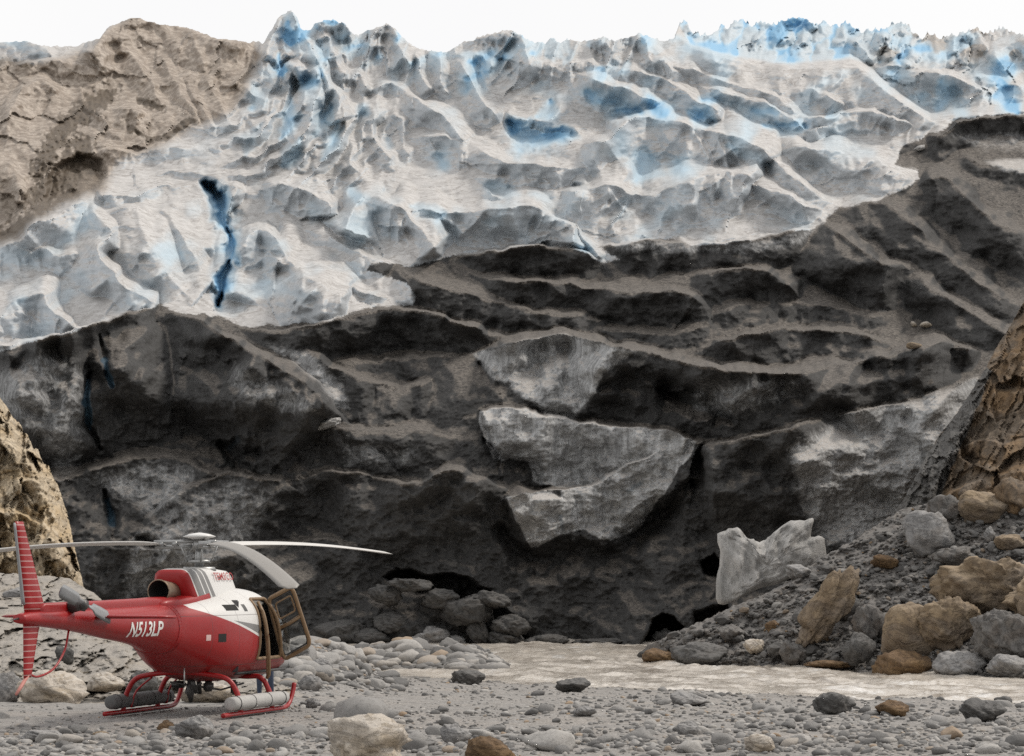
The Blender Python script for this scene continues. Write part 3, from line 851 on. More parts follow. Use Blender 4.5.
# arches melted into the foot of the ice
G.poly(None, [(644, 662), (644, 634), (652, 618), (664, 611), (676, 614), (684, 628), (686, 662)], 3, 1, -9)
G.poly(None, [(382, 578), (398, 567), (430, 572), (462, 574), (492, 588), (512, 612), (528, 632), (536, 646), (500, 647), (470, 622), (440, 600), (400, 592)], 5, 1, -6)
G.poly(None, [(700, 560), (716, 552), (724, 566), (716, 578), (702, 574)], 3, 1, -5)
G.poly(None, [(690, 612), (730, 600), (740, 640), (690, 640)], 6, 1, -3)
hollow = np.clip((blur(G.E, 60) - G.E), 0, None)
G.mask('blue')[:] = np.clip(G.mask('blue') + 0.0 * sstep(0.25, 1.8, hollow) * (1 - G.A['debris']) * (1 - G.A['tan']), 0, 1)
soft = sstep(-0.25, 0.75, fbm(xs / 48 + ys / 120, ys / 34, 3, 151)) * (1 - G.A['debris']) * (1 - G.A['tan'])
G.mask('blue')[:] = np.clip(G.mask('blue') + soft * (0.20 + 0.34 * sstep(150, 60, ys) + 0.14 * sstep(170, 230, ys)), 0, 1)
glacier = G.build("glacier", g_depth, g_crest2, M_ICE, 0.9)
tag(glacier, "blue and white icefall above dark debris-covered ice ledges across the whole valley", "glacier", kind="structure")
# ================================================================== ROCK SLOPES ON BOTH SIDES
M_OCHRE = rock_material("ochre_cliff_rock", (0.52, 0.44, 0.33), (0.38, 0.305, 0.21), (0.11, 0.088, 0.066), (0.42, 0.285, 0.13), (0.35, 0.35, 1.4), (0, 0.5, 0.2), 0.5, 1.3)  # ochre rock, brightened and warmed in colour to look sunlit
M_PALE = rock_material("pale_slope_rock", (0.33, 0.305, 0.272), (0.225, 0.208, 0.187), (0.085, 0.08, 0.073), (0.32, 0.25, 0.155), (0.5, 0.5, 1.6), (0, 0.35, 0), 0.5, 1.5, (0.34, 0.312, 0.28))
M_BROWN = rock_material("brown_cliff_rock", (0.19, 0.148, 0.108), (0.115, 0.094, 0.074), (0.04, 0.034, 0.03), (0.22, 0.13, 0.056), (0.9, 0.9, 0.6), (0, -0.45, 0), 0.6, 1.2, None, ('rubble', (0.06, 0.058, 0.055), (0.15, 0.143, 0.135)))
M_RUBBLE = rock_material("rubble_slope_rock", (0.17, 0.163, 0.155), (0.105, 0.10, 0.096), (0.035, 0.033, 0.032), (0.16, 0.11, 0.07), (1, 1, 1), (0, 0, 0), 0.25, 2.2, (0.175, 0.165, 0.155))
M_OUTCROP = rock_material("ochre_boulder_rock", (0.275, 0.21, 0.138), (0.17, 0.126, 0.084), (0.055, 0.043, 0.034), (0.17, 0.15, 0.135), (0.6, 0.6, 1.2), (0.3, 0.4, 0), 0.55, 1.1, (0.30, 0.235, 0.165))
M_GREYROCK = rock_material("grey_boulder_rock", (0.27, 0.265, 0.26), (0.17, 0.168, 0.168), (0.06, 0.058, 0.058), (0.22, 0.18, 0.14), (0.8, 0.8, 1.4), (0.2, 0.3, 0), 0.3, 2.0, (0.33, 0.32, 0.31))
M_DARKROCK = rock_material("dark_boulder_rock", (0.12, 0.117, 0.113), (0.07, 0.069, 0.067), (0.028, 0.027, 0.027), (0.11, 0.095, 0.08), (0.8, 0.8, 1.4), (0.2, 0.3, 0), 0.3, 2.0, (0.15, 0.145, 0.14))
M_TANROCK = rock_material("tan_boulder_rock", (0.50, 0.45, 0.39), (0.36, 0.315, 0.265), (0.15, 0.13, 0.11), (0.42, 0.31, 0.17), (0.6, 0.6, 1.4), (0.2, 0.3, 0), 0.35, 2.2, (0.52, 0.48, 0.43))
M_RUST = rock_material("brown_boulder_rock", (0.20, 0.13, 0.075), (0.11, 0.07, 0.04), (0.035, 0.026, 0.02), (0.24, 0.155, 0.07), (0.6, 0.6, 1.4), (0.2, 0.3, 0), 0.4, 1.6)

# ---- ochre cliff on the left
LC = Relief(-90, 104, 1.0, 640, 318, 1.0, 21, 1.5)
LCC = [(-95, 318), (-40, 360), (0, 399), (8, 409), (20, 424), (30, 440), (40, 455), (50, 470), (58, 486), (64, 502), (69, 520), (74, 545), (78, 560), (82, 576), (86, 600), (92, 622), (104, 636)]
lx, ly = LC.PX, LC.PY
edge = np.clip(interp([(318, -95), (399, 0), (424, 20), (455, 40), (486, 58), (520, 69), (560, 78), (600, 86), (640, 96)], ly) - lx, 0, 60)
LC.E += 2.6 * (1 - np.exp(-edge / 14.0))
wl = 5 * fbm(lx / 20, ly / 20, 3, 202)
LC.E += 1.2 * facets((lx + wl) / 22, (ly + wl) / 42, 201, 0.9) + 0.5 * facets((lx - wl) / 10, (ly + wl) / 17, 204, 0.9) + 0.12 * facets(lx / 4.5, ly / 7, 206, 0.9) + 0.12 * fbm(lx / 6, ly / 7, 4, 203)
f1, f2, c = worley(lx / 15 + ly / 60, ly / 26, 205)
LC.E += 0.55 * (f2 - f1) * sstep(420, 500, ly) + 0.22 * c
for pts, A, wf, wb in (([(-20, 440), (6, 444), (30, 462), (44, 486)], 1.0, 34, 6), ([(10, 486), (34, 480), (50, 500), (58, 530)], 0.9, 30, 6), ([(-20, 520), (10, 512), (40, 524), (62, 548)], 0.8, 24, 6), ([(30, 548), (52, 540), (70, 556)], 0.7, 22, 5), ([(48, 566), (62, 560), (78, 574)], 0.7, 18, 4)):
    LC.ridge(pts, A, wf, wb, add=True)
cliff_l = LC.build("ochre_cliff", lambda x, y: 84 + (600 - y) * 0.022 + 3.4 + 0 * x, lambda x: interp(LCC, x) + 4.5 * fbm(x / 9, x * 0, 4, 207, 0.6), M_OCHRE, 0.5, 40)
tag(cliff_l, "sunlit ochre rock cliff with fluted columns at the valley's near side behind the helicopter tail", "cliff", kind="structure")

# ---- pale rock slope under it
PS = Relief(-90, 350, 1.25, 722, 548, 0.8, 23, 2)
PSC = [(-95, 556), (0, 573), (40, 575), (70, 578), (84, 587), (110, 604), (150, 628), (190, 648), (230, 664), (270, 680), (300, 692), (350, 712)]
px_, py_ = PS.PX, PS.PY
wp = 6 * fbm(px_ / 24, py_ / 14, 3, 212)
PS.E += 1.0 * facets((px_ + wp) / 46 + py_ / 60, (py_ + 0.5 * wp) / 24, 214, 0.9) + 0.35 * facets((px_ - wp) / 18, (py_ + 0.5 * wp) / 9, 218, 0.9)
PS.E += 0.5 * (ridged(px_ / 58 + py_ / 90, py_ / 30, 5, 211) - 1.2) + 0.16 * fbm(px_ / 9, py_ / 6, 4, 213)
f1, f2, c = worley(px_ / 26 + py_ / 40, py_ / 15, 215)
PS.E += 0.25 * c + 0.5 * np.minimum(f2 - f1, 0.4)
f1, f2, c = worley(px_ / 12 + py_ / 30, py_ / 8, 216)
PS.E += 0.08 * c + 0.25 * np.minimum(f2 - f1, 0.4)
for pts, A, wf, wb in (([(-20, 668), (30, 655), (80, 650), (130, 668), (180, 690)], 1.1, 22, 30), ([(-20, 620), (30, 612), (80, 622), (120, 640)], 0.9, 18, 20), ([(-30, 590), (20, 588), (70, 598)], 0.7, 14, 14), ([(60, 690), (110, 676), (150, 684)], 0.6, 12, 16), ([(150, 676), (190, 684), (240, 692)], 0.6, 10, 14)):
    PS.ridge(pts, A, wf, wb, add=True)
slope_l = PS.build("rock_slope", lambda x, y: interp([(548, 88), (575, 81), (640, 68), (704, 59), (722, 56.5)], y), lambda x: interp(PSC, x) + 1.5 * fbm(x / 9, x * 0, 3, 217), M_PALE, 0.6, 30)
tag(slope_l, "pale grey bare rock slope between the helicopter tail boom and the ochre cliff", "rock slope", kind="structure")

# ---- rubble slope on the right bank
RS = Relief(612, 1116, 1.25, 704, 408, 1.0, 25, 2)
RSC = [(605, 676), (630, 664), (638, 654), (648, 645), (662, 638), (680, 630), (700, 622), (720, 612), (740, 603), (760, 596), (790, 580), (815, 562), (830, 553), (860, 536), (885, 519), (905, 508), (930, 503), (960, 500), (1000, 504), (1116, 500)]
RFOOT = [(605, 656), (640, 656), (660, 661), (700, 664), (800, 667), (870, 670), (1024, 676), (1120, 680)]
def rs_depth(x, y):
    foot = interp(RFOOT, x)
    df = 4.1 * F_PX / (foot - HORIZON)
    return df + (foot - y) * 0.095
rx, ry = RS.PX, RS.PY
RS.E += 0.7 * (ridged(rx / 80 + ry / 70, ry / 46, 4, 221) - 1.2) + 0.32 * fbm(rx / 14, ry / 10, 5, 223, 0.6)
f1, f2, c = worley(rx / 9, ry / 7, 225)
RS.E += 0.22 * c * np.clip(1 - f1 * 1.5, 0, 1) + 0.12 * c
f1, f2, c = worley(rx / 22, ry / 16, 227)
RS.E += 0.35 * c * np.clip(1 - f1 * 1.4, 0, 1)
for pts, A, wf, wb in (([(640, 650), (700, 628), (760, 600), (820, 566)], 0.9, 30, 6), ([(760, 640), (790, 622), (830, 590), (856, 566)], 1.2, 30, 14), ([(880, 545), (930, 520), (980, 505), (1040, 500)], 1.0, 26, 10), ([(830, 660), (850, 630), (880, 610)], 0.7, 18, 10)):
    RS.ridge(pts, A, wf, wb, add=True)
slope_r = RS.build("rubble_slope", rs_depth, lambda x: interp(RSC, x) + 2.0 * fbm(x / 7, x * 0, 3, 229), M_RUBBLE, 0.7, 30)
tag(slope_r, "dark grey rubble slope climbing from the far river bank to the brown cliff", "rubble slope", kind="structure")

# ---- brown strata cliff far right
RC = Relief(860, 1120, 1.0, 548, 176, 1.0, 27, 1.5)
RCC = [(868, 548), (888, 520), (905, 497), (922, 463), (940, 434), (956, 414), (972, 390), (985, 369), (995, 349), (1010, 326), (1024, 300), (1060, 240), (1120, 180)]
cx_, cy_ = RC.PX, RC.PY
u = 0.905 * cx_ + 0.425 * cy_ + 4 * fbm(cx_ / 26, cy_ / 26, 3, 231)
v = -0.425 * cx_ + 0.905 * cy_
edge = np.clip((interp([(176, 1120), (240, 1060), (300, 1024), (349, 995), (390, 972), (414, 956), (463, 922), (520, 888), (548, 868)], cy_) - cx_) * -1, 0, 200)
RC.E += 1.6 * (1 - np.exp(-edge / 16.0))
q = u / 17.0
RC.E += 0.30 * ((q - np.floor(q)) ** 2.2) + 0.25 * ((q * 0.43 + 0.3) % 1.0)
f1, f2, c = worley(u / 30, v / 46, 233)
RC.E += 1.2 * facets(u / 30, v / 40, 234, 0.9) + 0.5 * facets(u / 10, v / 20, 236, 0.9) + 0.2 * c + 0.12 * fbm(u / 9, v / 12, 4, 235)
for pts, A, wf, wb in (([(940, 505), (962, 488), (1000, 476), (1040, 470)], 1.6, 40, 8), ([(958, 450), (985, 440), (1010, 446), (1050, 440)], 1.0, 34, 6), ([(990, 396), (1010, 392), (1040, 398)], 0.9, 30, 6)):
    RC.ridge(pts, A, wf, wb, add=True)
RC.poly('rubble', [(850, 560), (890, 512), (922, 458), (958, 410), (985, 366), (992, 372), (968, 430), (950, 470), (938, 505), (925, 560)], 5)
RC.E += RC.mask('rubble') * (0.25 * facets(cx_ / 8, cy_ / 7, 238, 0.9) + 0.2 * fbm(cx_ / 6, cy_ / 6, 3, 239))
cliff_r = RC.build("brown_cliff", lambda x, y: 128.5 + (520 - y) * 0.035 + 0 * x, lambda x: interp(RCC, x) + 1.8 * fbm(x / 5, x * 0, 3, 237), M_BROWN, 0.6, 40)
tag(cliff_r, "steep brown rock cliff in tilted slabs above the rubble of the far bank", "cliff", kind="structure")

# ================================================================== GROUND AND RIVER
WATER = -1.5
SHORE = [(-600, 110), (250, 110), (330, 108), (420, 104), (600, 96), (700, 91), (850, 88), (1000, 85), (1500, 80)]
def ground_z(X, Y):
    X = np.asarray(X, float); Y = np.asarray(Y, float)
    pxx = X / Y * F_PX + CX
    sh = interp(SHORE, pxx) + 2.2 * fbm(pxx / 60, Y * 0, 3, 301)
    t = np.clip((Y - 50) / (sh - 50), 0, None)
    z = WATER * np.where(t < 1, t, 1 + (t - 1) * 2.0)
    z = np.maximum(z, -2.4)
    z = z + 0.07 * fbm(X / 2.6, Y / 5.0, 4, 303) + 0.02 * fbm(X / 0.5, Y / 0.7, 2, 305)
    # cobble bank behind the open door, running on as an island in the stream
    z = z + 1.35 * np.exp(-((X + 5.2) / 1.5) ** 2 - ((Y - 74) / 9.0) ** 2)
    isl = np.exp(-np.clip((np.abs(X + 5.0) - 3.2) / 1.9, 0, None) ** 2 - ((Y - 116 + 0.4 * X) / 8.0) ** 2)
    z = np.maximum(z, -2.4 + 1.6 * isl + 0.10 * fbm(X / 1.5, Y / 3, 3, 307))
    # level stand under the helicopter
    k = sstep(6.0, 3.2, np.hypot(X + 5.3, Y - 49.5))
    z = z * (1 - k) + (-0.02) * k
    return z

ys_ = 22 * (170 / 22.0) ** (np.linspace(0, 1, 430))
gx = np.concatenate([np.arange(-900, -80, 40), np.arange(-80, 1104, 3.0), np.arange(1104, 1950, 40)])
GX, GY = np.meshgrid(gx, ys_)
WX = (GX - CX) / F_PX * GY
GZ = ground_z(WX, GY)

tg = NT("gravel_ground")
n1 = tg.noise(0.45, 5, 0.6); n2 = tg.noise(3.0, 6, 0.65); n3 = tg.noise(24, 4, 0.7)
gc = tg.mix(tg.step(0.3, 0.7, n2), (0.19, 0.178, 0.166), (0.285, 0.268, 0.248))
gc = tg.mix(tg.math('MULTIPLY', tg.step(0.45, 0.62, n1), 0.6), gc, (0.30, 0.265, 0.23))
vc = tg.voro(16, 'F1', out=1)
vs_ = tg.n("ShaderNodeSeparateColor"); tg.t.links.new(vc, vs_.inputs[0])
gc = tg.mix(0.45, gc, tg.mix(vs_.outputs[0], (0.12, 0.118, 0.115), (0.40, 0.385, 0.37)))
gc = tg.mix(tg.math('MULTIPLY', tg.step(0.55, 0.7, n3), 0.4), gc, (0.10, 0.095, 0.09))
wz = tg.sep(tg.co())[2]
gc = tg.mix(tg.math('MULTIPLY', tg.step(-1.25, -1.5, wz), 0.6), gc, (0.06, 0.055, 0.05))
gh = tg.math('ADD', tg.math('MULTIPLY', tg.voro(16, 'F1'), -0.8), tg.math('ADD', tg.math('MULTIPLY', tg.voro(42, 'F1'), -0.3), n2))
M_GRAVEL = tg.done(gc, 0.9, tg.bump(gh, 0.7, 0.05), spec=0.2)
ground = link("ground", np_mesh("ground", np.stack([WX, GY, GZ], -1).reshape(-1, 3), grid_faces(*GX.shape)), M_GRAVEL)
tag(ground, "grey gravel river bar of stones and sand under the helicopter", "ground", kind="structure")

# ---- the silty river
fr = 4.1 * F_PX / np.linspace(4.1 * F_PX / 78, 4.1 * F_PX / 172, 230)
rxp = np.arange(-120, 1160, 2.0)
RX, RY = np.meshgrid(rxp, fr)
RWX = (RX - CX) / F_PX * RY
flow = RWX * 0.55 + 0.25 * RY
rz = 0.08 * fbm(RWX / 1.6 + 0.25 * RY, RY / 3.5, 4, 311, 0.6) + 0.16 * (ridged(RWX / 3.6 + 0.2 * RY, RY / 6.0, 3, 313) - 1.1) * (0.4 + 0.6 * sstep(-8, 8, RWX)) + 0.05 * fbm(RWX / 7.0, RY / 12.0, 3, 315)
tr = NT("silty_water")
w1 = tr.noise(0.6, 5, 0.6, tr.co((0.6, 1, 1))); w2 = tr.noise(1.3, 8, 0.7, tr.co((0.38, 0.14, 1), (0, 0, 0.05)), 0.6)
wc = tr.mix(tr.step(0.3, 0.7, w1), (0.50, 0.45, 0.39), (0.62, 0.57, 0.505))
wc = tr.mix(tr.math('MULTIPLY', tr.step(0.56, 0.70, w2), 0.85), wc, (0.82, 0.80, 0.77))
wc = tr.mix(tr.math('MULTIPLY', tr.step(0.50, 0.36, w2), 0.75), wc, (0.23, 0.195, 0.16))  # dark streaks paint shade into the wave troughs
M_WATER = tr.done(wc, 0.12, tr.bump(tr.math('ADD', w2, tr.math('MULTIPLY', tr.noise(5, 5, 0.6, tr.co((0.5, 0.15, 1))), 0.5)), 0.8, 0.16), spec=0.5)
river = link("river", np_mesh("river", np.stack([RWX, RY, WATER + rz], -1).reshape(-1, 3), grid_faces(*RX.shape)), M_WATER)
tag(river, "pale tan silty meltwater river running along the foot of the glacier", "river", kind="structure")

# ================================================================== STONES
def ico(sub):
    bm = bmesh.new(); bmesh.ops.create_icosphere(bm, subdivisions=sub, radius=1.0)
    V = np.array([v.co[:] for v in bm.verts]); Fc = np.array([[v.index for v in f.verts] for f in bm.faces])
    bm.free(); return V, Fc
ICO = {k: ico(k) for k in (1, 2, 3, 4, 5)}

def rock_verts(seed, sub, planes=16, soft=9.0, rough=0.06, cut=(0.62, 1.0), lobes=0):
    r = np.random.default_rng(seed)
    V, Fc = ICO[sub]
    P = r.normal(size=(planes, 3)); P /= np.linalg.norm(P, axis=1)[:, None]
    c = r.uniform(*cut, planes)
    d = np.clip(V @ P.T, 0.05, None)
    q = np.concatenate([c / d, np.full((len(V), 1), 1.12)], 1)
    rad = (np.sum(q ** -soft, 1)) ** (-1 / soft)
    if lobes:
        for k in range(lobes):
            P2 = r.normal(size=(12, 3)); P2 /= np.linalg.norm(P2, axis=1)[:, None]
            ctr = r.normal(size=3); ctr = ctr / np.linalg.norm(ctr) * r.uniform(0.35, 0.6)
            d2 = V @ P2.T
            c2 = r.uniform(0.5, 0.8, 12) + P2 @ ctr
            q2 = np.where(d2 > 0.03, np.clip(c2, 0.06, None) / np.clip(d2, 0.03, None), 9.0)
            rad = np.maximum(rad, np.minimum(q2.min(1), 1.35))
    n = fbm(V[:, 0] * 2.1 + V[:, 2] * 1.3 + seed, V[:, 1] * 2.1 - V[:, 2] * 1.1, 4, seed % 97, 0.55)
    if sub >= 4:
        n2 = fbm(V[:, 0] * 5.5 - V[:, 2] * 2.3 + seed, V[:, 1] * 5.0 + V[:, 2] * 4.1, 4, seed % 89, 0.6)
        tl = r.normal(size=3); tl /= np.linalg.norm(tl); h = (V @ tl) * rad * 4.5 + 0.35 * n
        rad = rad * (1 + rough * 0.55 * n2 + rough * 0.5 * (np.abs((h % 1.0) - 0.5) * 2) ** 3 * -1)
    rad = rad * (1 + rough * 1.3 * n)
    W = V * rad[:, None]
    W -= (W.max(0) + W.min(0)) / 2
    W /= np.abs(W).max(0)
    return W, Fc

def stone_mat(name, random_from_object):
    t = NT(name)
    if random_from_object: r = t.n("ShaderNodeObjectInfo").outputs['Random']
    else: r = t.attr("tint")
    rp = t.n("ShaderNodeValToRGB"); rp.color_ramp.interpolation = 'LINEAR'
    e = rp.color_ramp.elements
    e[0].position = 0; e[0].color = (0.10, 0.097, 0.094, 1); e[1].position = 1.0; e[1].color = (0.30, 0.215, 0.14, 1)
    for p, c in ((0.3, (0.185, 0.179, 0.172, 1)), (0.6, (0.255, 0.246, 0.235, 1)), (0.85, (0.37, 0.355, 0.335, 1)), (0.96, (0.33, 0.30, 0.265, 1))):
        k = e.new(p); k.color = c
    t.t.links.new(r, rp.inputs[0])
    n = t.noise(7, 6, 0.65); n2 = t.noise(40, 4, 0.7)
    c = t.mix(t.math('MULTIPLY', t.step(0.45, 0.7, n), 0.35), rp.outputs[0], (0.10, 0.097, 0.094))
    c = t.mix(t.math('MULTIPLY', t.step(0.5, 0.7, n2), 0.25), c, (0.46, 0.45, 0.44))
    pz = t.sep(t.n("ShaderNodeNewGeometry").outputs['Position'])[2]
    c = t.mix(t.math('MULTIPLY', t.step(-1.2, -1.42, pz), 0.55), c, (0.055, 0.052, 0.05))
    return t.done(c, 0.85, t.bump(t.math('ADD', n, t.math('MULTIPLY', n2, 0.5)), 0.5, 0.03), spec=0.25)
M_COBBLE = stone_mat("cobble_stone", True)
M_GRIT = stone_mat("loose_gravel", False)

def ground_hit(px, py):
    """where the line of sight through a photo position meets the gravel"""
    D = np.linspace(30, 150, 900)
    X, Y, Z = at(px[:, None], py[:, None], D[None, :])
    below = ground_z(X, Y) > Z
    i = np.argmax(below, 1); ok = below.any(1)
    return X[np.arange(len(px)), i], Y[np.arange(len(px)), i], ok

r = np.random.default_rng(5)
N = 19000
spx = r.uniform(-70, 1094, N); spy = 648 + 132 * r.uniform(0, 1, N) ** 0.9
sand = np.maximum.reduce([sstep(1.15, 0.8, np.hypot((spx - 130) / 190, (spy - 716) / 13)), 0.9 * sstep(1.2, 0.7, np.hypot((spx - 420) / 120, (spy - 704) / 8)), 0.6 * sstep(1.2, 0.6, np.hypot((spx - 560) / 130, (spy - 722) / 8))])
sand = np.clip(sand + 0.65 * np.clip(fbm(spx / 60, spy / 10, 3, 401), -0.3, 1), 0, 1)
spx[:1500] = r.uniform(285, 545, 1500); spy[:1500] = r.uniform(643, 680, 1500)
hx, hy, ok = ground_hit(spx, spy)
hz = ground_z(hx, hy)
size = np.exp(r.normal(math.log(0.054), 0.62, N)) * (1 - 0.45 * sand)
big = r.uniform(0, 1, N) < 0.012
size = np.where(big, size * 2.2, size)
isl_w = np.exp(-np.clip((np.abs(hx + 5.0) - 3.2) / 1.9, 0, None) ** 2 - ((hy - 116 + 0.4 * hx) / 9.0) ** 2)
bank_w = np.exp(-((hx + 5.2) / 1.9) ** 2 - ((hy - 74) / 10.0) ** 2)
size = np.where(hy > 98, np.clip(size * 4.2, 0.25, 0.85), size)
size = np.where(bank_w > 0.25, np.clip(size * 2.2, 0.12, 0.62), size)
size = np.clip(size, 0.03, 0.8)
keep = ok & (r.uniform(0, 1, N) > sand * 0.75) & (hz > WATER - 0.12)
keep &= (hy < 98) | (isl_w > 0.12)
# nothing grows through the skids or the rock slope
keep &= ~((spx > 95) & (spx < 300) & (spy > 690) & (spy < 722) & (size > 0.07))
keep &= ~((hy > 55.5) & (spx < 235 - (spy - 690) * 1.0) & (spy < 706))
idx = np.where(keep)[0]
spix = size * F_PX / hy
order = idx[np.argsort(-spix[idx] * np.where((spx[idx] > 0) & (spx[idx] < 1024) & (spy[idx] < 754), 1, 0.0))]
top, rest = order[:300], order[300:9000]
COB = []
for k in range(16):
    W, Fc = rock_verts(900 + k, 3, 14 if k % 3 == 0 else 8, 6.0 if k % 3 == 0 else 14.0, 0.09, (0.6, 1.0))
    COB.append(np_mesh("cobble", W, Fc, True))
    COB[-1].materials.append(M_COBBLE)
for q, i in enumerate(top):
    o = bpy.data.objects.new("cobble", COB[q % 16]); COL.objects.link(o)
    s_ = size[i] * 0.5 * 1.15
    o.scale = (s_ * r.uniform(0.95, 1.5), s_ * r.uniform(0.85, 1.2), s_ * r.uniform(0.5, 0.85))
    o.rotation_euler = (r.uniform(-.25, .25), r.uniform(-.25, .25), r.uniform(0, 6.28))
    o.location = (hx[i], hy[i], hz[i] + o.scale[2] * r.uniform(0.05, 0.5))
    far_ = hy[i] > 98
    if far_: tag(o, "dark rounded cobble piled on the low stone island in the river", "cobble", "cobbles on the stone island in the river")
    elif bank_w[i] > 0.25: tag(o, "grey rounded cobble heaped in the bank beside the helicopter's open door", "cobble", "cobbles of the bank by the open door")
    else: tag(o, "smooth grey river cobble lying among the others on the gravel bar", "cobble", "cobbles scattered on the gravel bar")

def stone_mass(name, pts, sizes, seed, mat, flat=(0.5, 0.85), subs=2, planes=9, smooth=True):
    rr_ = np.random.default_rng(seed)
    base = [rock_verts(seed * 7 + k, subs, planes, 11.0, 0.08, (0.6, 1.0)) for k in range(12)]
    VV, FF, TT, n = [], [], [], 0
    for (x, y, z), s in zip(pts, sizes):
        W, Fc = base[rr_.integers(12)]
        a = rr_.uniform(0, 6.28); ca, sa = math.cos(a), math.sin(a)
        sc = np.array([s * rr_.uniform(0.95, 1.5), s * rr_.uniform(0.85, 1.2), s * rr_.uniform(*flat)]) * 0.55
        W = W * sc
        tl = rr_.uniform(-0.3, 0.3)
        W = np.stack([W[:, 0] * ca - W[:, 1] * sa, W[:, 0] * sa + W[:, 1] * ca, W[:, 2] + tl * W[:, 0]], 1)
        VV.append(W + np.array([x, y, z + sc[2] * rr_.uniform(0.0, 0.5)])); FF.append(Fc + n); n += len(W)
        TT.append(np.full(len(W), rr_.uniform(0, 1)))
    return link(name, np_mesh(name, np.concatenate(VV), np.concatenate(FF), smooth, {"tint": np.concatenate(TT)}), mat)
gravel = stone_mass("gravel", np.stack([hx, hy, hz], 1)[rest], size[rest], 3, M_GRIT)
tag(gravel, "small loose stones and pebbles covering the whole gravel bar", "gravel", kind="stuff")

def at_rs(px, py, off=0.0):
    return float(rs_depth(np.array(px, float), np.array(py, float))) + off

# rubble on the right bank
N2 = 8000
qx = r.uniform(632, 1090, N2); qy = r.uniform(430, 676, N2)
okr = (qy > interp(RSC, qx) + 2) & (qy < interp(RFOOT, qx) + 2)
okr &= ~((qx > 925) & (qy < interp([(925, 540), (960, 512), (1000, 496), (1090, 480)], qx)))
qx, qy = qx[okr], qy[okr]
ii = np.clip(np.round((qx - RS.x[0]) / RS.dx).astype(int), 0, len(RS.x) - 1)
jj = np.clip(np.round((RS.y[0] - qy) / RS.dy).astype(int), 0, len(RS.y) - 1)
qd = RS.D[jj, ii]
tx, ty, tz = at(qx, qy, qd)
qs = np.clip(np.exp(r.normal(math.log(0.10), 0.6, len(qx))), 0.05, 0.8)
ordr = np.argsort(-qs)
tr2 = NT("bank_rubble"); 
rv = tr2.attr("tint")
rpp = tr2.n("ShaderNodeValToRGB"); e = rpp.color_ramp.elements
e[0].color = (0.06, 0.058, 0.056, 1); e[1].color = (0.20, 0.135, 0.075, 1)
for p, c in ((0.45, (0.12, 0.116, 0.112, 1)), (0.8, (0.20, 0.193, 0.185, 1)), (0.93, (0.29, 0.28, 0.265, 1))):
    k = e.new(p); k.color = c
tr2.t.links.new(rv, rpp.inputs[0])
M_BANK = tr2.done(tr2.mix(tr2.math('MULTIPLY', tr2.noise(8, 5), 0.5), rpp.outputs[0], (0.06, 0.058, 0.056)), 0.88, tr2.bump(tr2.noise(14, 4), 0.5, 0.05), spec=0.25)
rub = stone_mass("rubble", np.stack([tx, ty - 0.1, tz], 1)[ordr], qs[ordr], 8, M_BANK, (0.55, 1.0), 2, 7, False)
tag(rub, "loose grey and brown stones strewn over the slope of the far bank", "rubble", kind="stuff")

# ---- boulders one can point to
def boulder(px, base, w, h, D, mat, seed, label, cat="boulder", name="boulder", depth=1.0, planes=14, soft=9.0, rough=0.11, rot=0.0, tilt=0.0, group=None, sub=4, sink=0.18, pre=1.0, lobes=0):
    m = D / F_PX
    W, Fc = rock_verts(seed, sub, planes, soft, rough, lobes=lobes)
    hh = h * m * (1 + sink)
    W = W * np.array([w * m / 2 * pre, w * m / 2 * depth, hh / 2])
    c, s = math.cos(tilt), math.sin(tilt)
    W = np.stack([W[:, 0] * c - W[:, 2] * s, W[:, 1], W[:, 0] * s + W[:, 2] * c], 1)
    k = (w * m / 2) / max(np.abs(W[:, 0]).max(), 1e-6)
    W[:, 0] *= k
    o = link(name, np_mesh(name, W, Fc, True), mat)
    x, y, z = at(px, base, D)
    o.location = (float(x), float(y) + w * m / 2 * depth * 0.3, float(z) + hh / 2 - h * m * sink)
    tag(o, label, cat, group)
    return o

def gD(px, py):
    x, y, ok = ground_hit(np.array([float(px)]), np.array([float(py)]))
    return float(y[0])

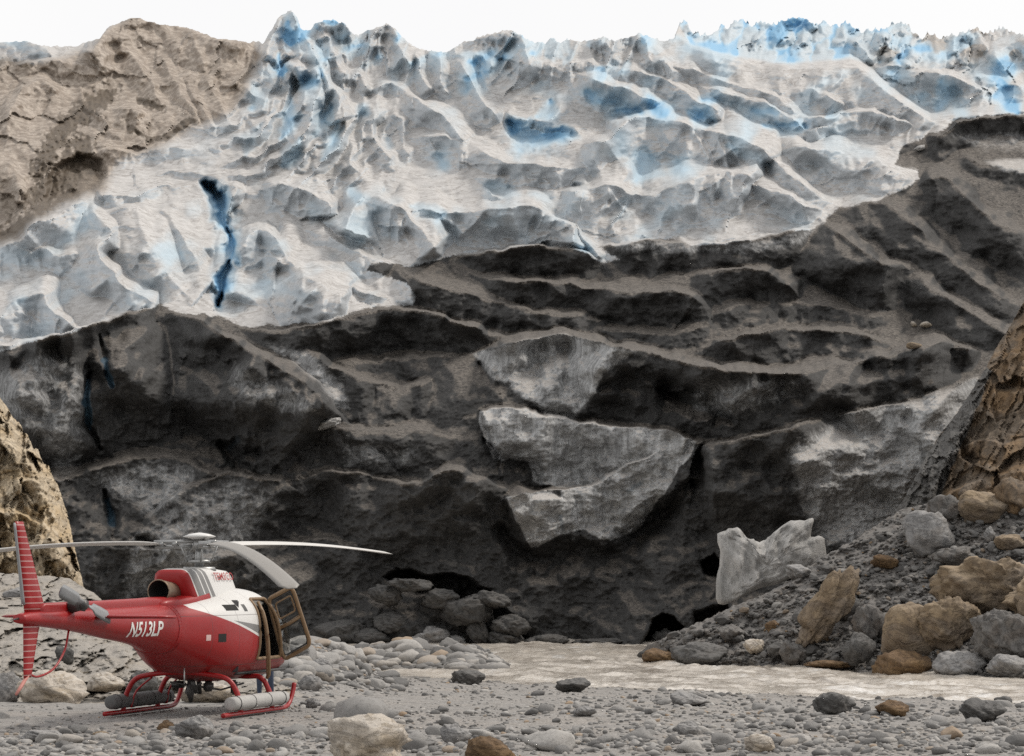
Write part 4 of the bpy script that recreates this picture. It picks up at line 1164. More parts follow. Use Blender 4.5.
for (px, b, w, h, mat, sd, lab, kw) in (
    (368, 762, 88, 48, M_TANROCK, 51, "large tan boulder with a grey flank at the bottom edge of the gravel bar", dict(planes=9, soft=18, lobes=2)),
    (490, 762, 52, 26, M_RUST, 52, "rounded brown boulder cut by the bottom edge right of the large tan one", dict(soft=6)),
    (456, 744, 32, 20, M_GREYROCK, 53, "small angular grey stone with a rusty corner between the tan and brown boulders", dict()),
    (194, 739, 40, 24, M_GREYROCK, 54, "blue-grey angular rock on the sand in front of the helicopter", dict(planes=9, soft=14)),
    (165, 731, 17, 11, M_RUST, 55, "small brown stone beside the blue-grey angular rock", dict(soft=6)),
    (100, 737, 16, 6, M_OUTCROP, 56, "flat ochre stone on the sand below the tail boom", dict()),
    (42, 742, 44, 12, M_GREYROCK, 57, "low broad grey rock half sunk in gravel near the bottom corner", dict()),
    (468, 684, 36, 15, M_DARKROCK, 58, "dark grey flat-topped boulder at the end of the stone island", dict(planes=10)),
    (573, 692, 36, 14, M_DARKROCK, 59, "dark grey wedge-shaped rock alone on the shore of the river", dict(planes=8, soft=14)),
    (310, 690, 26, 16, M_GREYROCK, 60, "grey rounded boulder just past the open helicopter door", dict(soft=6)),
    (320, 672, 24, 14, M_GREYROCK, 61, "grey boulder on the cobble bank above the one past the door", dict(soft=6)),
    (300, 660, 20, 14, M_GREYROCK, 62, "small grey boulder topmost on the cobble bank behind the door", dict(soft=6)),
    (313, 708, 16, 10, M_GREYROCK, 63, "pale grey stone on the sand right of the skid", dict(soft=6)),
    (690, 706, 40, 14, M_GREYROCK, 64, "pale grey flat boulder lying on the river shore near the frame's right half", dict(soft=7)),
    (835, 714, 44, 22, M_DARKROCK, 65, "dark boulder at the water's edge of the gravel bar, the broadest of three there", dict(soft=7)),
    (893, 716, 36, 16, M_RUST, 66, "low brown boulder at the water's edge between two darker ones", dict(soft=7)),
    (985, 722, 50, 24, M_DARKROCK, 67, "dark boulder at the water's edge nearest the frame's right side", dict(soft=7)),
    (690, 735, 26, 14, M_GREYROCK, 68, "grey boulder amid pebbles straight below the river cave", dict(soft=6)),
    (760, 752, 32, 18, M_TANROCK, 69, "pale tan boulder near the bottom edge of the right half", dict(soft=7)),
    (585, 716, 24, 10, M_GREYROCK, 70, "flat grey boulder below the wedge-shaped rock on the shore", dict(soft=7)),
):
    boulder(px, b, w, h, gD(px, min(b, 770)), mat, sd, lab, **kw)

for (px, b, w, h, D, mat, sd, lab, kw) in (
    (52, 706, 72, 36, 57.0, M_TANROCK, 71, "broad tan slab of rock under the helicopter tail fin", dict(planes=9, soft=12, depth=0.8)),
    (5, 706, 40, 34, 57.5, M_GREYROCK, 72, "grey slab of rock at the frame's edge beside the tan slab", dict(planes=9, depth=0.8)),
    (142, 692, 30, 22, 58.5, M_DARKROCK, 73, "dark grey angular boulder behind the rear skid strut", dict(planes=8, soft=14)),
    (208, 703, 60, 22, 57.0, M_TANROCK, 74, "pale boulder behind the skids under the helicopter belly", dict(planes=9, soft=10)),
    (64, 664, 20, 18, 63.0, M_DARKROCK, 75, "small blue-grey stone on the pale slope below the tail boom", dict(planes=9)),
    (105, 690, 40, 18, 58.5, M_TANROCK, 76, "pale low rock on the slope's foot between tail fin and skid", dict(planes=9)),
    (20, 600, 34, 14, 75.5, M_GREYROCK, 77, "grey ledge rock on the slope behind the tall tail fin", dict(planes=9)),
):
    boulder(px, b, w, h, D, mat, sd, lab, **kw)

for (px, b, w, h, mat, sd, lab, kw) in (
    (992, 612, 124, 56, M_OUTCROP, 81, "huge ochre outcrop block on the far bank, the largest rock there", dict(planes=10, soft=24, rough=0.10, sub=5, depth=0.8, lobes=5, name="rock_outcrop", cat="outcrop")),
    (950, 648, 66, 52, M_OUTCROP, 281, "ochre block under the huge outcrop's near corner, right of the domed boulder", dict(planes=9, soft=24, rough=0.10, sub=5, depth=0.7, lobes=3)),
    (1004, 658, 66, 50, M_RUBBLE, 282, "grey-brown cracked block under the middle of the huge outcrop", dict(planes=9, soft=24, rough=0.10, sub=5, depth=0.7, lobes=3)),
    (968, 600, 40, 30, M_RUST, 283, "brown knob of rock on the near flank of the huge outcrop", dict(planes=9, soft=20, lobes=2, rough=0.1)),
    (914, 654, 64, 52, M_OUTCROP, 82, "rounded ochre boulder with a smooth domed top leaning on the huge outcrop", dict(planes=10, soft=9, rough=0.06, depth=0.7)),
    (906, 677, 64, 28, M_RUST, 83, "wet dark brown boulder standing in the river's edge", dict(planes=12, soft=9)),
    (960, 677, 54, 26, M_GREYROCK, 84, "smooth grey boulder right of the wet brown one at the water", dict(planes=12, soft=6)),
    (1012, 676, 50, 22, M_GREYROCK, 85, "grey block at the frame's right edge on the far waterline", dict(planes=10)),
    (828, 646, 66, 92, M_OUTCROP, 86, "tall slanting ochre and grey slab leaning against the rubble slope", dict(planes=10, soft=10, tilt=-0.6, depth=0.8, rough=0.10, pre=0.75, lobes=2, sub=5)),
    (930, 552, 56, 42, M_GREYROCK, 87, "tilted grey rock with an ochre upper rim high on the rubble slope", dict(planes=8, soft=13, tilt=-0.45, depth=0.7)),
    (886, 568, 30, 14, M_RUST, 88, "brown flat boulder under the tilted grey rock", dict(planes=9)),
    (774, 632, 18, 12, M_RUST, 89, "small rusty stone on the lower rubble slope", dict(planes=9)),
    (754, 652, 22, 13, M_TANROCK, 90, "pale tan stone low on the rubble slope near the water", dict(planes=9)),
    (830, 668, 52, 8, M_RUST, 91, "long flat brown rock awash at the far waterline", dict(planes=9)),
    (1012, 548, 34, 14, M_OUTCROP, 92, "ochre stone above the huge outcrop", dict(planes=9)),
    (990, 540, 12, 14, M_GREYROCK, 93, "small pale grey stone standing above the huge outcrop", dict(planes=9)),
    (1040, 630, 70, 60, M_OUTCROP, 94, "ochre boulder cut by the frame's right edge", dict(planes=10, soft=14, rough=0.1, sub=5, lobes=3)),
    (800, 578, 28, 14, M_GREYROCK, 95, "grey flat stone below the upright ice slab", dict(planes=9)),
    (860, 662, 34, 30, M_DARKROCK, 96, "dark grey boulder left of the domed ochre one", dict(planes=10)),
    (846, 620, 30, 26, M_DARKROCK, 97, "dark angular boulder beside the slanting ochre slab", dict(planes=10)),
    (700, 664, 60, 22, M_DARKROCK, 98, "dark boulder cluster rock at the tip of the rubble fan", dict(planes=10)),
    (872, 640, 40, 36, M_RUBBLE, 201, "grey-brown angular block between the slanting slab and the domed boulder", dict(planes=8, soft=18, lobes=2)),
    (796, 662, 34, 22, M_RUBBLE, 202, "grey angular block by the water below the slanting slab", dict(planes=8, soft=18, lobes=2)),
    (732, 640, 26, 16, M_RUBBLE, 203, "grey angular block low on the slope under the ice slab", dict(planes=8, soft=18)),
    (955, 566, 46, 20, M_RUBBLE, 204, "flat grey slab just above the huge outcrop's top", dict(planes=8, soft=18, lobes=2)),
    (985, 520, 56, 30, M_OUTCROP, 205, "ochre angular block at the very foot of the brown cliff", dict(planes=8, soft=18, lobes=3, rough=0.08)),
    (1020, 512, 50, 36, M_BROWN, 206, "brown angular block at the cliff foot by the frame's right edge", dict(planes=8, soft=18, lobes=3, rough=0.08)),
    (948, 520, 40, 26, M_RUBBLE, 207, "grey angular block left of the ochre one at the cliff foot", dict(planes=8, soft=18, lobes=2)),
    (1004, 590, 30, 20, M_GREYROCK, 208, "pale grey block resting on the huge outcrop", dict(planes=8, soft=18)),
    (660, 664, 36, 16, M_RUST, 99, "brown wet rock at the very tip of the rubble fan", dict(planes=10)),
):
    boulder(px, b, w, h, at_rs(px, min(b, 672), -0.6), mat, sd, lab, **kw)

# boulders fallen at the foot of the ice
t = NT("clean_ice")
n = t.noise(2.2, 6, 0.65, t.co((1, 1, 0.4))); n2 = t.noise(12, 4, 0.7)
cc = t.mix(t.step(0.3, 0.7, n), (0.23, 0.225, 0.215), (0.43, 0.42, 0.405))
cc = t.mix(t.math('MULTIPLY', t.step(0.52, 0.68, n2), 0.5), cc, (0.10, 0.097, 0.093))
M_LUMP = t.done(cc, 0.6, t.bump(t.math('ADD', n, n2), 0.5, 0.1), spec=0.35)
M_LUMP_ = M_GREYROCK
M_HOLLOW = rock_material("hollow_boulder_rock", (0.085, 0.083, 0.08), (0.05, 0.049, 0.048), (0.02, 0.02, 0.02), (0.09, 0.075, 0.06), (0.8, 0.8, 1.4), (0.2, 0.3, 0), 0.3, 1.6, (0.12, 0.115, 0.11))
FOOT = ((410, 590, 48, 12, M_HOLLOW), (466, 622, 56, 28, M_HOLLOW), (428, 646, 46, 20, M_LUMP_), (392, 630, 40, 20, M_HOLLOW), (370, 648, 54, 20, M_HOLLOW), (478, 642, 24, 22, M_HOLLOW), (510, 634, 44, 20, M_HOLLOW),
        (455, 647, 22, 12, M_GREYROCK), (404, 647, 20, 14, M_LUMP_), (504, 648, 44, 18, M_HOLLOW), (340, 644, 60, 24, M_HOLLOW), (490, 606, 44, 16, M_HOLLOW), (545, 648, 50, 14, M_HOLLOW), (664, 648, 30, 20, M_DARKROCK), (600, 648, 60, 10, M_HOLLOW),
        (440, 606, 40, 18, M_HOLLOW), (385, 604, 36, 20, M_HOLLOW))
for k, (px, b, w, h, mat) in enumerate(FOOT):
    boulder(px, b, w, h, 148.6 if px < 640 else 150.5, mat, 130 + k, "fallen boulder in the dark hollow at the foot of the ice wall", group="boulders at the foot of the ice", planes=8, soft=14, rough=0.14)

# ---- stones and a clean ice lump on the ledges
def gdepth(px, py):
    i = int(round((px - G.x[0]) / G.dx)); j = int(round((G.y[0] - py) / G.dy))
    return float(G.D[j, i])
for px, b, w, h, mat, lab in ((926, 327, 13, 6, M_TANROCK, "larger pale oval stone on the debris ledge below the moraine"), (914, 326, 7, 5, M_TANROCK, "small pale round stone left of the larger oval one on the ledge"), (915, 348, 16, 6, M_OUTCROP, "orange stone lying on the debris ledge crest")):
    boulder(px, b, w, h, gdepth(px, b) - 0.2, mat, px, lab, "stone", "stone", planes=12, soft=6, sub=3)
boulder(325, 428, 32, 9, gdepth(325, 430) - 0.6, M_LUMP, 333, "small white sliver of clean ice lying on the dark debris ledge", "ice lump", "ice_lump", planes=9, tilt=0.3)
boulder(920, 150, 12, 5, gdepth(920, 150) - 0.4, M_LUMP, 334, "small pale ice remnant on the dark moraine crest", "ice lump", "ice_lump", planes=9, tilt=0.3)

# ---- jagged standing slab of dirty ice
OUT = [(717, 534), (726, 530), (736, 527), (741, 531), (745, 537), (753, 539), (760, 542), (768, 538), (777, 530), (787, 522), (800, 520), (813, 518), (812, 528), (811, 537), (822, 536), (826, 548), (826, 558), (805, 570), (787, 581), (753, 591), (736, 601), (719, 604), (716, 582), (720, 558)]
DS = 139.0
rs_ = np.random.default_rng(77)
P = catmull(np.array(OUT + [OUT[0]], float), 3)[:-1]
P += rs_.normal(0, 0.5, P.shape)
cxy = np.array([768, 565.0])
rings = []
nr = 16
for k in range(nr + 1):
    f = 1 - k / nr
    Q = cxy + (P - cxy) * max(f, 0.0)
    rings.append(Q)
VV = []; 
for side in (0, 1):
    for k, Q in enumerate(rings):
        f = 1 - k / nr
        bulge = math.sqrt(max(0.0, 1 - f ** 2)) * 0.55
        nz_ = 0.28 * fbm(Q[:, 0] / 16, Q[:, 1] / 26, 4, 501 + side) + 0.10 * fbm(Q[:, 0] / 4, Q[:, 1] / 9, 3, 505)
        off = (0.35 + bulge + nz_ * (0.25 + min(1, k / 3))) * (-1 if side == 0 else 1)
        lean = (Q[:, 1] - 600) * -0.012
        x, y, z = at(Q[:, 0], Q[:, 1], DS + off + lean + 0.010 * (Q[:, 0] - 768))
        VV.append(np.stack([x, y, z], 1))
VV = np.concatenate(VV); M_ = len(P); FF = []
for side in (0, 1):
    o0 = side * (nr + 1) * M_
    for k in range(nr):
        for i in range(M_):
            a, b = o0 + k * M_ + i, o0 + k * M_ + (i + 1) % M_
            FF.append((a, b, b + M_, a + M_) if side else (b, a, a + M_, b + M_))
o1 = (nr + 1) * M_
for i in range(M_):
    FF.append((i, (i + 1) % M_, o1 + (i + 1) % M_, o1 + i))
slab = link("ice_slab", np_mesh("ice_slab", VV, FF, True), M_LUMP)
tag(slab, "jagged upright slab of dirty grey ice standing on the rubble by the river", "ice slab")
# ================================================================== HELICOPTER
HD = 50.0
HEAD = math.radians(74.0)
hel = bpy.data.objects.new("helicopter", None); COL.objects.link(hel)
hel.location = ((200 - CX) / F_PX * HD, HD, 0.0)
hel.rotation_euler = (0, 0, HEAD)
tag(hel, "parked red and white helicopter with open door and registration lettering on the tail boom", "helicopter")


def paint(name, col, rough=0.42, coat=0.08, dirt=0.18):
    t = NT(name)
    n = t.noise(2.5, 6, 0.65); n2 = t.noise(16, 4, 0.6)
    c = t.mix(t.math('MULTIPLY', t.step(0.45, 0.75, n), dirt), col, tuple(0.55 * x + 0.06 for x in col))
    t.b.inputs['Coat Weight'].default_value = coat
    t.b.inputs['Coat Roughness'].default_value = 0.12
    return t, c, t.math('MULTIPLY_ADD', n2, 0.14, rough - 0.05)

RED, WHITE, GREY = (0.27, 0.004, 0.005), (0.62, 0.61, 0.59), (0.17, 0.165, 0.16)
t, c, r_ = paint("red_paint", RED); M_RED = t.done(c, r_)
t, c, r_ = paint("white_paint", WHITE); M_WHITE = t.done(c, r_)
# livery of the cabin: red below a falling line, white above, a grey wedge between
t, c, r_ = paint("cabin_livery", RED)
px3 = t.sep(t.co())
X_, Z_ = px3[0], px3[2]
line = t.math('SUBTRACT', Z_, t.math('MULTIPLY_ADD', X_, -0.262, 1.452))
fore = t.math('GREATER_THAN', t.math('MULTIPLY_ADD', Z_, 0.25, X_), -1.08)
up_ = t.math('MULTIPLY', t.math('GREATER_THAN', line, 0.0), fore)
wedge = t.math('MULTIPLY', t.math('MULTIPLY', t.math('GREATER_THAN', line, 0.045), t.math('LESS_THAN', Z_, t.math('MULTIPLY_ADD', X_, -0.10, 1.58))), t.math('GREATER_THAN', X_, -1.0))
nd = t.noise(3, 5, 0.6)
wcol = t.mix(t.math('MULTIPLY', nd, 0.25), WHITE, (0.5, 0.48, 0.45))
c = t.mix(up_, c, wcol)
c = t.mix(t.math('MULTIPLY', wedge, up_), c, GREY)
seam = 0.0
for x_ in (-1.15, -.35, .42):
    k = t.math('LESS_THAN', t.math('ABSOLUTE', t.math('SUBTRACT', X_, x_)), 0.006)
    seam = t.math('MAXIMUM', seam, k)
for z_ in (.86, 1.72):
    k = t.math('LESS_THAN', t.math('ABSOLUTE', t.math('SUBTRACT', Z_, z_)), 0.006)
    seam = t.math('MAXIMUM', seam, k)
c = t.mix(t.math('MULTIPLY', seam, 0.6), c, (0.05, 0.03, 0.03))
low_mottle = t.math('MULTIPLY', t.step(1.0, 0.6, Z_), t.math('MULTIPLY', t.noise(5, 6, 0.7), 0.6))
c = t.mix(low_mottle, c, (0.10, 0.075, 0.06))  # brown mottling, stronger towards the belly
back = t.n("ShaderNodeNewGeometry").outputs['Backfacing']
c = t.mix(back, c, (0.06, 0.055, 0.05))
M_CABIN = t.done(c, r_)
# livery of the cowl: red at the rear, slanted grey stripes, white in front
t, c, r_ = paint("cowl_livery", RED)
px3 = t.sep(t.co())
q = t.math('MULTIPLY_ADD', px3[2], 0.42, px3[0])          # slanted coordinate
q = t.math('SUBTRACT', q, -0.17)
c = t.mix(t.math('GREATER_THAN', q, 0.0), c, WHITE)
for a_, b_ in ((0.04, 0.28), (0.32, 0.50), (0.54, 0.68)):
    k = t.math('MULTIPLY', t.math('GREATER_THAN', q, a_), t.math('LESS_THAN', q, b_))
    c = t.mix(k, c, GREY)
M_COWL = t.done(c, r_)
# fin paint: red with thin pale chordwise strips
t, c, r_ = paint("fin_livery", RED)
zz = t.sep(t.co())[2]
s1 = t.math('LESS_THAN', t.math('FRACT', t.math('MULTIPLY', zz, 11.0)), 0.16)
c = t.mix(t.math('MULTIPLY', s1, 0.6), c, (0.55, 0.45, 0.42))
M_FIN = t.done(c, r_)
M_METAL = plain("grey_metal", (0.30, 0.30, 0.295), 0.4, 0.7)
M_DARKMET = plain("dark_metal", (0.07, 0.068, 0.066), 0.5, 0.5)
M_BLADE = plain("blade_grey", (0.235, 0.22, 0.20), 0.5)
M_BLADEW = plain("blade_pale", (0.55, 0.53, 0.50), 0.45)
M_TRBLADE = plain("tail_rotor_grey", (0.21, 0.215, 0.22), 0.5)
M_FLOAT = plain("float_cover", (0.36, 0.35, 0.335), 0.75, var=0.25, vscale=9, bump=0.4)
M_FLOATD = plain("float_cover_dark", (0.10, 0.10, 0.098), 0.75, var=0.25, vscale=9, bump=0.4)
M_TRIM = plain("door_trim", (0.20, 0.125, 0.065), 0.5, var=0.3)
M_EXH = plain("scorched_exhaust", (0.22, 0.17, 0.12), 0.45, 0.7, var=0.5, vscale=8)
M_BLACK = plain("matt_black", (0.012, 0.011, 0.010), 0.9)  # near-black for the exhaust bore, flank openings and eyes
M_SEAT = plain("seat_cloth", (0.06, 0.058, 0.06), 0.9)
M_REDCLOTH = plain("red_cloth", (0.38, 0.03, 0.025), 0.8)
M_LETTER = plain("white_lettering", (0.74, 0.72, 0.69), 0.45, var=0.06)
M_LETRED = plain("red_lettering", (0.34, 0.014, 0.014), 0.4, var=0.06)
tg_ = bpy.data.materials.new("window_glass"); tg_.use_nodes = True
g_ = tg_.node_tree; g_.nodes.clear()
go = g_.nodes.new("ShaderNodeOutputMaterial"); gm = g_.nodes.new("ShaderNodeMixShader")
gt = g_.nodes.new("ShaderNodeBsdfTransparent"); gt.inputs[0].default_value = (0.80, 0.81, 0.80, 1)
gg = g_.nodes.new("ShaderNodeBsdfGlossy"); gg.inputs['Roughness'].default_value = 0.05
gf = g_.nodes.new("ShaderNodeFresnel"); gf.inputs[0].default_value = 1.4
g_.links.new(gf.outputs[0], gm.inputs[0]); g_.links.new(gt.outputs[0], gm.inputs[1]); g_.links.new(gg.outputs[0], gm.inputs[2]); g_.links.new(gm.outputs[0], go.inputs[0])
M_GLASS = tg_


def part(name, V, Fc, mat, parent=hel, smooth=True):
    if isinstance(Fc, np.ndarray): me = np_mesh(name, V, Fc, smooth)
    else:
        me = bpy.data.meshes.new(name); me.from_pydata([tuple(map(float, v)) for v in V], [], [tuple(f) for f in Fc]); me.update()
        for p in me.polygons: p.use_smooth = smooth
    return link(name, me, mat, parent)


def loft(rings, closed=True, caps=True):
    """list of (n,3) rings -> verts, face list"""
    n = len(rings[0]); V = np.concatenate(rings); Fc = []
    for k in range(len(rings) - 1):
        for i in range(n if closed else n - 1):
            j = (i + 1) % n
            Fc.append((k * n + i, k * n + j, (k + 1) * n + j, (k + 1) * n + i))
    if caps:
        Fc.append(tuple(range(n))[::-1]); Fc.append(tuple(range((len(rings) - 1) * n, len(rings) * n)))
    return V, Fc


def tube(pts, rad, n=10, closed=False):
    P = [Vector(p) for p in pts]; rings = []
    N_ = len(P)
    rads = rad if isinstance(rad, (list, tuple, np.ndarray)) else [rad] * N_
    up = Vector((0.123, 0.31, 0.94))
    for i, p in enumerate(P):
        a = P[(i - 1) % N_] if (closed or i > 0) else P[0]
        b = P[(i + 1) % N_] if (closed or i < N_ - 1) else P[-1]
        d = (b - a).normalized()
        if abs(d.dot(up)) > 0.95: u = d.orthogonal().normalized()
        else: u = d.cross(up).normalized()
        v = d.cross(u)
        rings.append(np.array([p + rads[i] * (math.cos(t_) * u + math.sin(t_) * v) for t_ in np.linspace(0, 2 * math.pi, n, endpoint=False)]))
    if closed: rings.append(rings[0])
    return loft(rings, True, not closed)


def join(*parts_):
    V, Fc, n = [], [], 0
    for v, f in parts_:
        V.append(np.asarray(v)); Fc += [tuple(i + n for i in q) for q in f]; n += len(v)
    return np.concatenate(V), Fc


def smooth_path(pts, k=6): return catmull(np.array(pts, float), k)


def rbox(c, size, r=0.03, seg=2):
    bm = bmesh.new(); bmesh.ops.create_cube(bm, size=1.0)
    bmesh.ops.scale(bm, vec=size, verts=bm.verts)
    bmesh.ops.bevel(bm, geom=bm.edges[:], offset=r, segments=seg, affect='EDGES')
    V = np.array([v.co[:] for v in bm.verts]) + np.array(c); Fc = [tuple(v.index for v in f.verts) for f in bm.faces]
    bm.free(); return V, Fc


# ---- body sections: x, half width, bottom, top
SEC = [(-7.15, .09, 1.71, 1.84), (-6.9, .13, 1.68, 1.87), (-6, .17, 1.61, 1.885), (-5, .21, 1.52, 1.895), (-4, .26, 1.40, 1.905), (-3, .33, 1.29, 1.915), (-2.5, .39, 1.21, 1.925), (-2.0, .48, 1.10, 1.935), (-1.5, .62, .95, 1.96),
       (-1.0, .77, .78, 2.02), (-.5, .88, .64, 2.07), (0, .93, .555, 2.13), (.4, .945, .55, 2.17), (1.0, .945, .55, 2.18), (1.5, .93, .55, 2.13), (2.0, .88, .57, 1.99), (2.5, .76, .62, 1.78), (2.9, .58, .71, 1.56), (3.15, .36, .84, 1.33), (3.3, .06, 1.02, 1.12)]
SX = np.array([s[0] for s in SEC])
def sec(x):
    # smooth interpolation of the sections
    i = int(np.clip(np.searchsorted(SX, x) - 1, 0, len(SX) - 2))
    t_ = (x - SX[i]) / (SX[i + 1] - SX[i])
    out = []
    for k in (1, 2, 3):
        p0 = SEC[max(i - 1, 0)][k]; p1 = SEC[i][k]; p2 = SEC[i + 1][k]; p3 = SEC[min(i + 2, len(SEC) - 1)][k]
        h = SX[i + 1] - SX[i]
        m1 = (p2 - p0) / (SX[i + 1] - SX[max(i - 1, 0)]) * h; m2 = (p3 - p1) / (SX[min(i + 2, len(SX) - 1)] - SX[i]) * h
        out.append((2 * t_**3 - 3 * t_**2 + 1) * p1 + (t_**3 - 2 * t_**2 + t_) * m1 + (-2 * t_**3 + 3 * t_**2) * p2 + (t_**3 - t_**2) * m2)
    return out
EXPO = 2.7
def ring(x, ns):
    w, zb, zt = sec(x)
    a = np.linspace(0, 2 * math.pi, ns, endpoint=False) - math.pi / 2
    ca, sa = np.cos(a), np.sin(a)
    e = EXPO if x > -2 else 2.3
    k = (np.abs(ca) ** e + np.abs(sa) ** e) ** (-1 / e)
    return np.stack([np.full(ns, x), w * ca * k, (zb + zt) / 2 + (zt - zb) / 2 * sa * k], 1)
def side_y(x, z):
    """half width of the skin at a station and height"""
    w, zb, zt = sec(x)
    e = EXPO if x > -2 else 2.3
    q = min(0.999, abs((z - (zb + zt) / 2) / ((zt - zb) / 2)))
    return w * (1 - q ** e) ** (1 / e)

def pillar(z): return 1.25 + (1.98 - z) * 0.463
ns = 96
xsb = list(np.linspace(-1.95, 2.6, 118)) + list(np.linspace(2.63, 3.3, 26))
V, Fc = loft([ring(x, ns) for x in xsb], True, False)
Fc.append(tuple(range(len(V) - ns, len(V))))
keepf, glassf = [], []
for f in Fc:
    c_ = V[list(f)].mean(0)
    if -c_[1] > 0.3 and 0.93 < c_[2] < 2.0 and 0.5 < c_[0] < pillar(c_[2]): continue          # open doorway
    port_win = c_[1] > 0.3 and 1.12 < c_[2] < 1.98 and 0.5 < c_[0] < pillar(c_[2]) - 0.05
    if (c_[0] > pillar(c_[2]) + 0.07 and c_[2] > 1.02 and abs(c_[1]) > 0.025 and c_[0] < 3.2) or port_win: glassf.append(f)
    else: keepf.append(f)
def compact(V, Fs):
    u = sorted({i for f in Fs for i in f}); mp = {a: b for b, a in enumerate(u)}
    return V[u], [tuple(mp[i] for i in f) for f in Fs]
part("fuselage", *compact(V, keepf), M_CABIN)
part("windscreen", *compact(V, glassf), M_GLASS)
V, Fc = loft([ring(x, 48) for x in np.linspace(-7.15, -1.95, 70)], True, True)
part("tail_boom", V, Fc, M_RED)
# seam ring where the boom bolts on
part("boom_seam", *tube([tuple(p) for p in ring(-2.02, 40) * np.array([1, 1.004, 1]) ], 0.009, 5, True), M_RED)

def rrect(x, hw, z0, z1, n=28, e=5.0):
    a = np.linspace(0, 2 * math.pi, n, endpoint=False)
    ca, sa = np.cos(a), np.sin(a); k = (np.abs(ca) ** e + np.abs(sa) ** e) ** (-1 / e)
    return np.stack([np.full(n, x), hw * ca * k, (z0 + z1) / 2 + (z1 - z0) / 2 * sa * k], 1)
# drive shaft cover along the top of the boom
V, Fc = loft([rrect(x, hw, 1.80, zt) for x, hw, zt in ((-6.5, .06, 1.93), (-6.4, .10, 2.0), (-4, .115, 2.015), (-2.6, .13, 2.03), (-2.2, .16, 2.04), (-1.5, .22, 2.05))])
part("shaft_cover", V, Fc, M_RED)
# engine deck under the exhaust
V, Fc = loft([rrect(x, hw, 1.70, zt) for x, hw, zt in ((-2.15, .16, 1.95), (-2.0, .26, 2.0), (-1.6, .34, 2.03), (-1.1, .42, 2.08), (-.6, .46, 2.15))])
part("engine_deck", V, Fc, M_RED)
# gearbox cowl
def cowl(x, zt, hw0, hw1, z0=1.9):
    r0 = rrect(x, 1, z0, zt, 36, 6.0)
    f = (r0[:, 2] - z0) / (zt - z0)
    r0[:, 1] *= hw0 + (hw1 - hw0) * np.clip(f, 0, 1)
    r0[:, 0] += 0.22 * (1 - np.clip(f, 0, 1)) * (1 if x < -0.4 else 0) - 0.0
    return r0
V, Fc = loft([cowl(-1.34, 2.42, .36, .22), cowl(-1.30, 2.50, .42, .28), cowl(-1.0, 2.53, .46, .30), (cowl(-.45, 2.53, .50, .32)), cowl(.3, 2.51, .52, .32), cowl(.62, 2.49, .52, .31), cowl(.72, 2.45, .50, .29), cowl(.80, 2.32, .48, .27), cowl(.98, 2.16, .44, .24)])
cw = part("engine_cowl", V, Fc, M_COWL)
# exhaust pipe
ex = [(-1.15, 0, 2.13), (-1.4, 0, 2.13), (-1.6, 0, 2.135), (-1.80, 0.0, 2.14)]
V1, F1 = tube(ex, [.16, .17, .185, .195], 26)
F1 = F1[:-1]
V2, F2 = tube([(-1.80, 0, 2.14), (-1.6, 0, 2.135), (-1.35, 0, 2.13)], [.192, .17, .13], 26)
eo = part("exhaust_pipe", V1, F1[:], M_EXH)
part("exhaust_bore", V2, [f[::-1] for f in F2[:-2]] + [F2[-1][::-1]], M_BLACK, eo)
part("exhaust_rim", *tube([(-1.80, .193 * math.cos(a), 2.14 + .193 * math.sin(a)) for a in np.linspace(0, 2 * math.pi, 30, endpoint=False)], 0.012, 6, True), M_EXH, eo)
# belly hoops, louvre, little dark openings on the flank
def flank_patch(x0, x1, z0, z1, off=0.004, n=6):
    V_ = []
    for x in np.linspace(x0, x1, n):
        for z in np.linspace(z0, z1, n): V_.append((x, -side_y(x, z) - off, z))
    return np.array(V_), [tuple(q) for q in grid_faces(n, n)]
part("fuel_port", *flank_patch(-1.0, -0.78, 1.27, 1.41), M_BLACK)
part("air_intake", *flank_patch(-.62, -.20, 1.80, 1.90), M_BLACK)
part("vent", *flank_patch(.0, .12, 1.78, 1.90), M_DARKMET)
part("beacon", *flank_patch(-1.32, -1.2, 1.30, 1.40), plain("pale_lens", (0.6, 0.4, 0.38), 0.3))

# ---- main rotor
V, Fc = join(tube([(0, 0, 2.5), (0, 0, 2.95)], [.085, .06], 16), tube([(0, 0, 2.48), (0, 0, 2.55)], [.30, .27], 24), tube([(0, 0, 2.62), (0, 0, 2.67)], [.20, .20], 20),
             tube([(.16, .10, 2.64), (.24, .16, 2.92)], .014, 6), tube([(-.18, -.1, 2.64), (-.26, -.16, 2.92)], .014, 6), tube([(.05, -.2, 2.64), (.1, -.3, 2.92)], .014, 6), tube([(-.1, .18, 2.64), (-.2, .26, 2.9)], .014, 6))
part("rotor_mast", V, Fc, M_METAL)
hub_parts = [tube([(0, 0, 2.86), (0, 0, 3.02)], [.13, .12], 16)]
BL = ((-68.0, 2.22, 7.0, M_BLADE), (54.0, 2.80, 10.0, M_BLADEW), (174.0, 2.60, 10.0, M_BLADEW))
HUBZ = 2.95
for ang, zt, pitch, mat in BL:
    a = math.radians(ang) - HEAD
    d = np.array([math.cos(a), math.sin(a), 0.0]); s_ = np.array([-math.sin(a), math.cos(a), 0.0])
    for off in (-.05, .05):
        hub_parts.append(tube([tuple(d * 0.05 + s_ * off + [0, 0, HUBZ + off * .9]), tuple(d * 0.80 + s_ * off + [0, 0, HUBZ - .01 + off * .9])], .032, 8))
    hub_parts.append(tube([tuple(d * .42 + s_ * q + [0, 0, HUBZ]) for q in (-.13, .13)], .05, 10))
    hub_parts.append(tube([tuple(d * .66 + s_ * q + [0, 0, HUBZ]) for q in (-.10, .10)], .04, 10))
hb = part("rotor_hub", *join(*hub_parts), M_METAL)
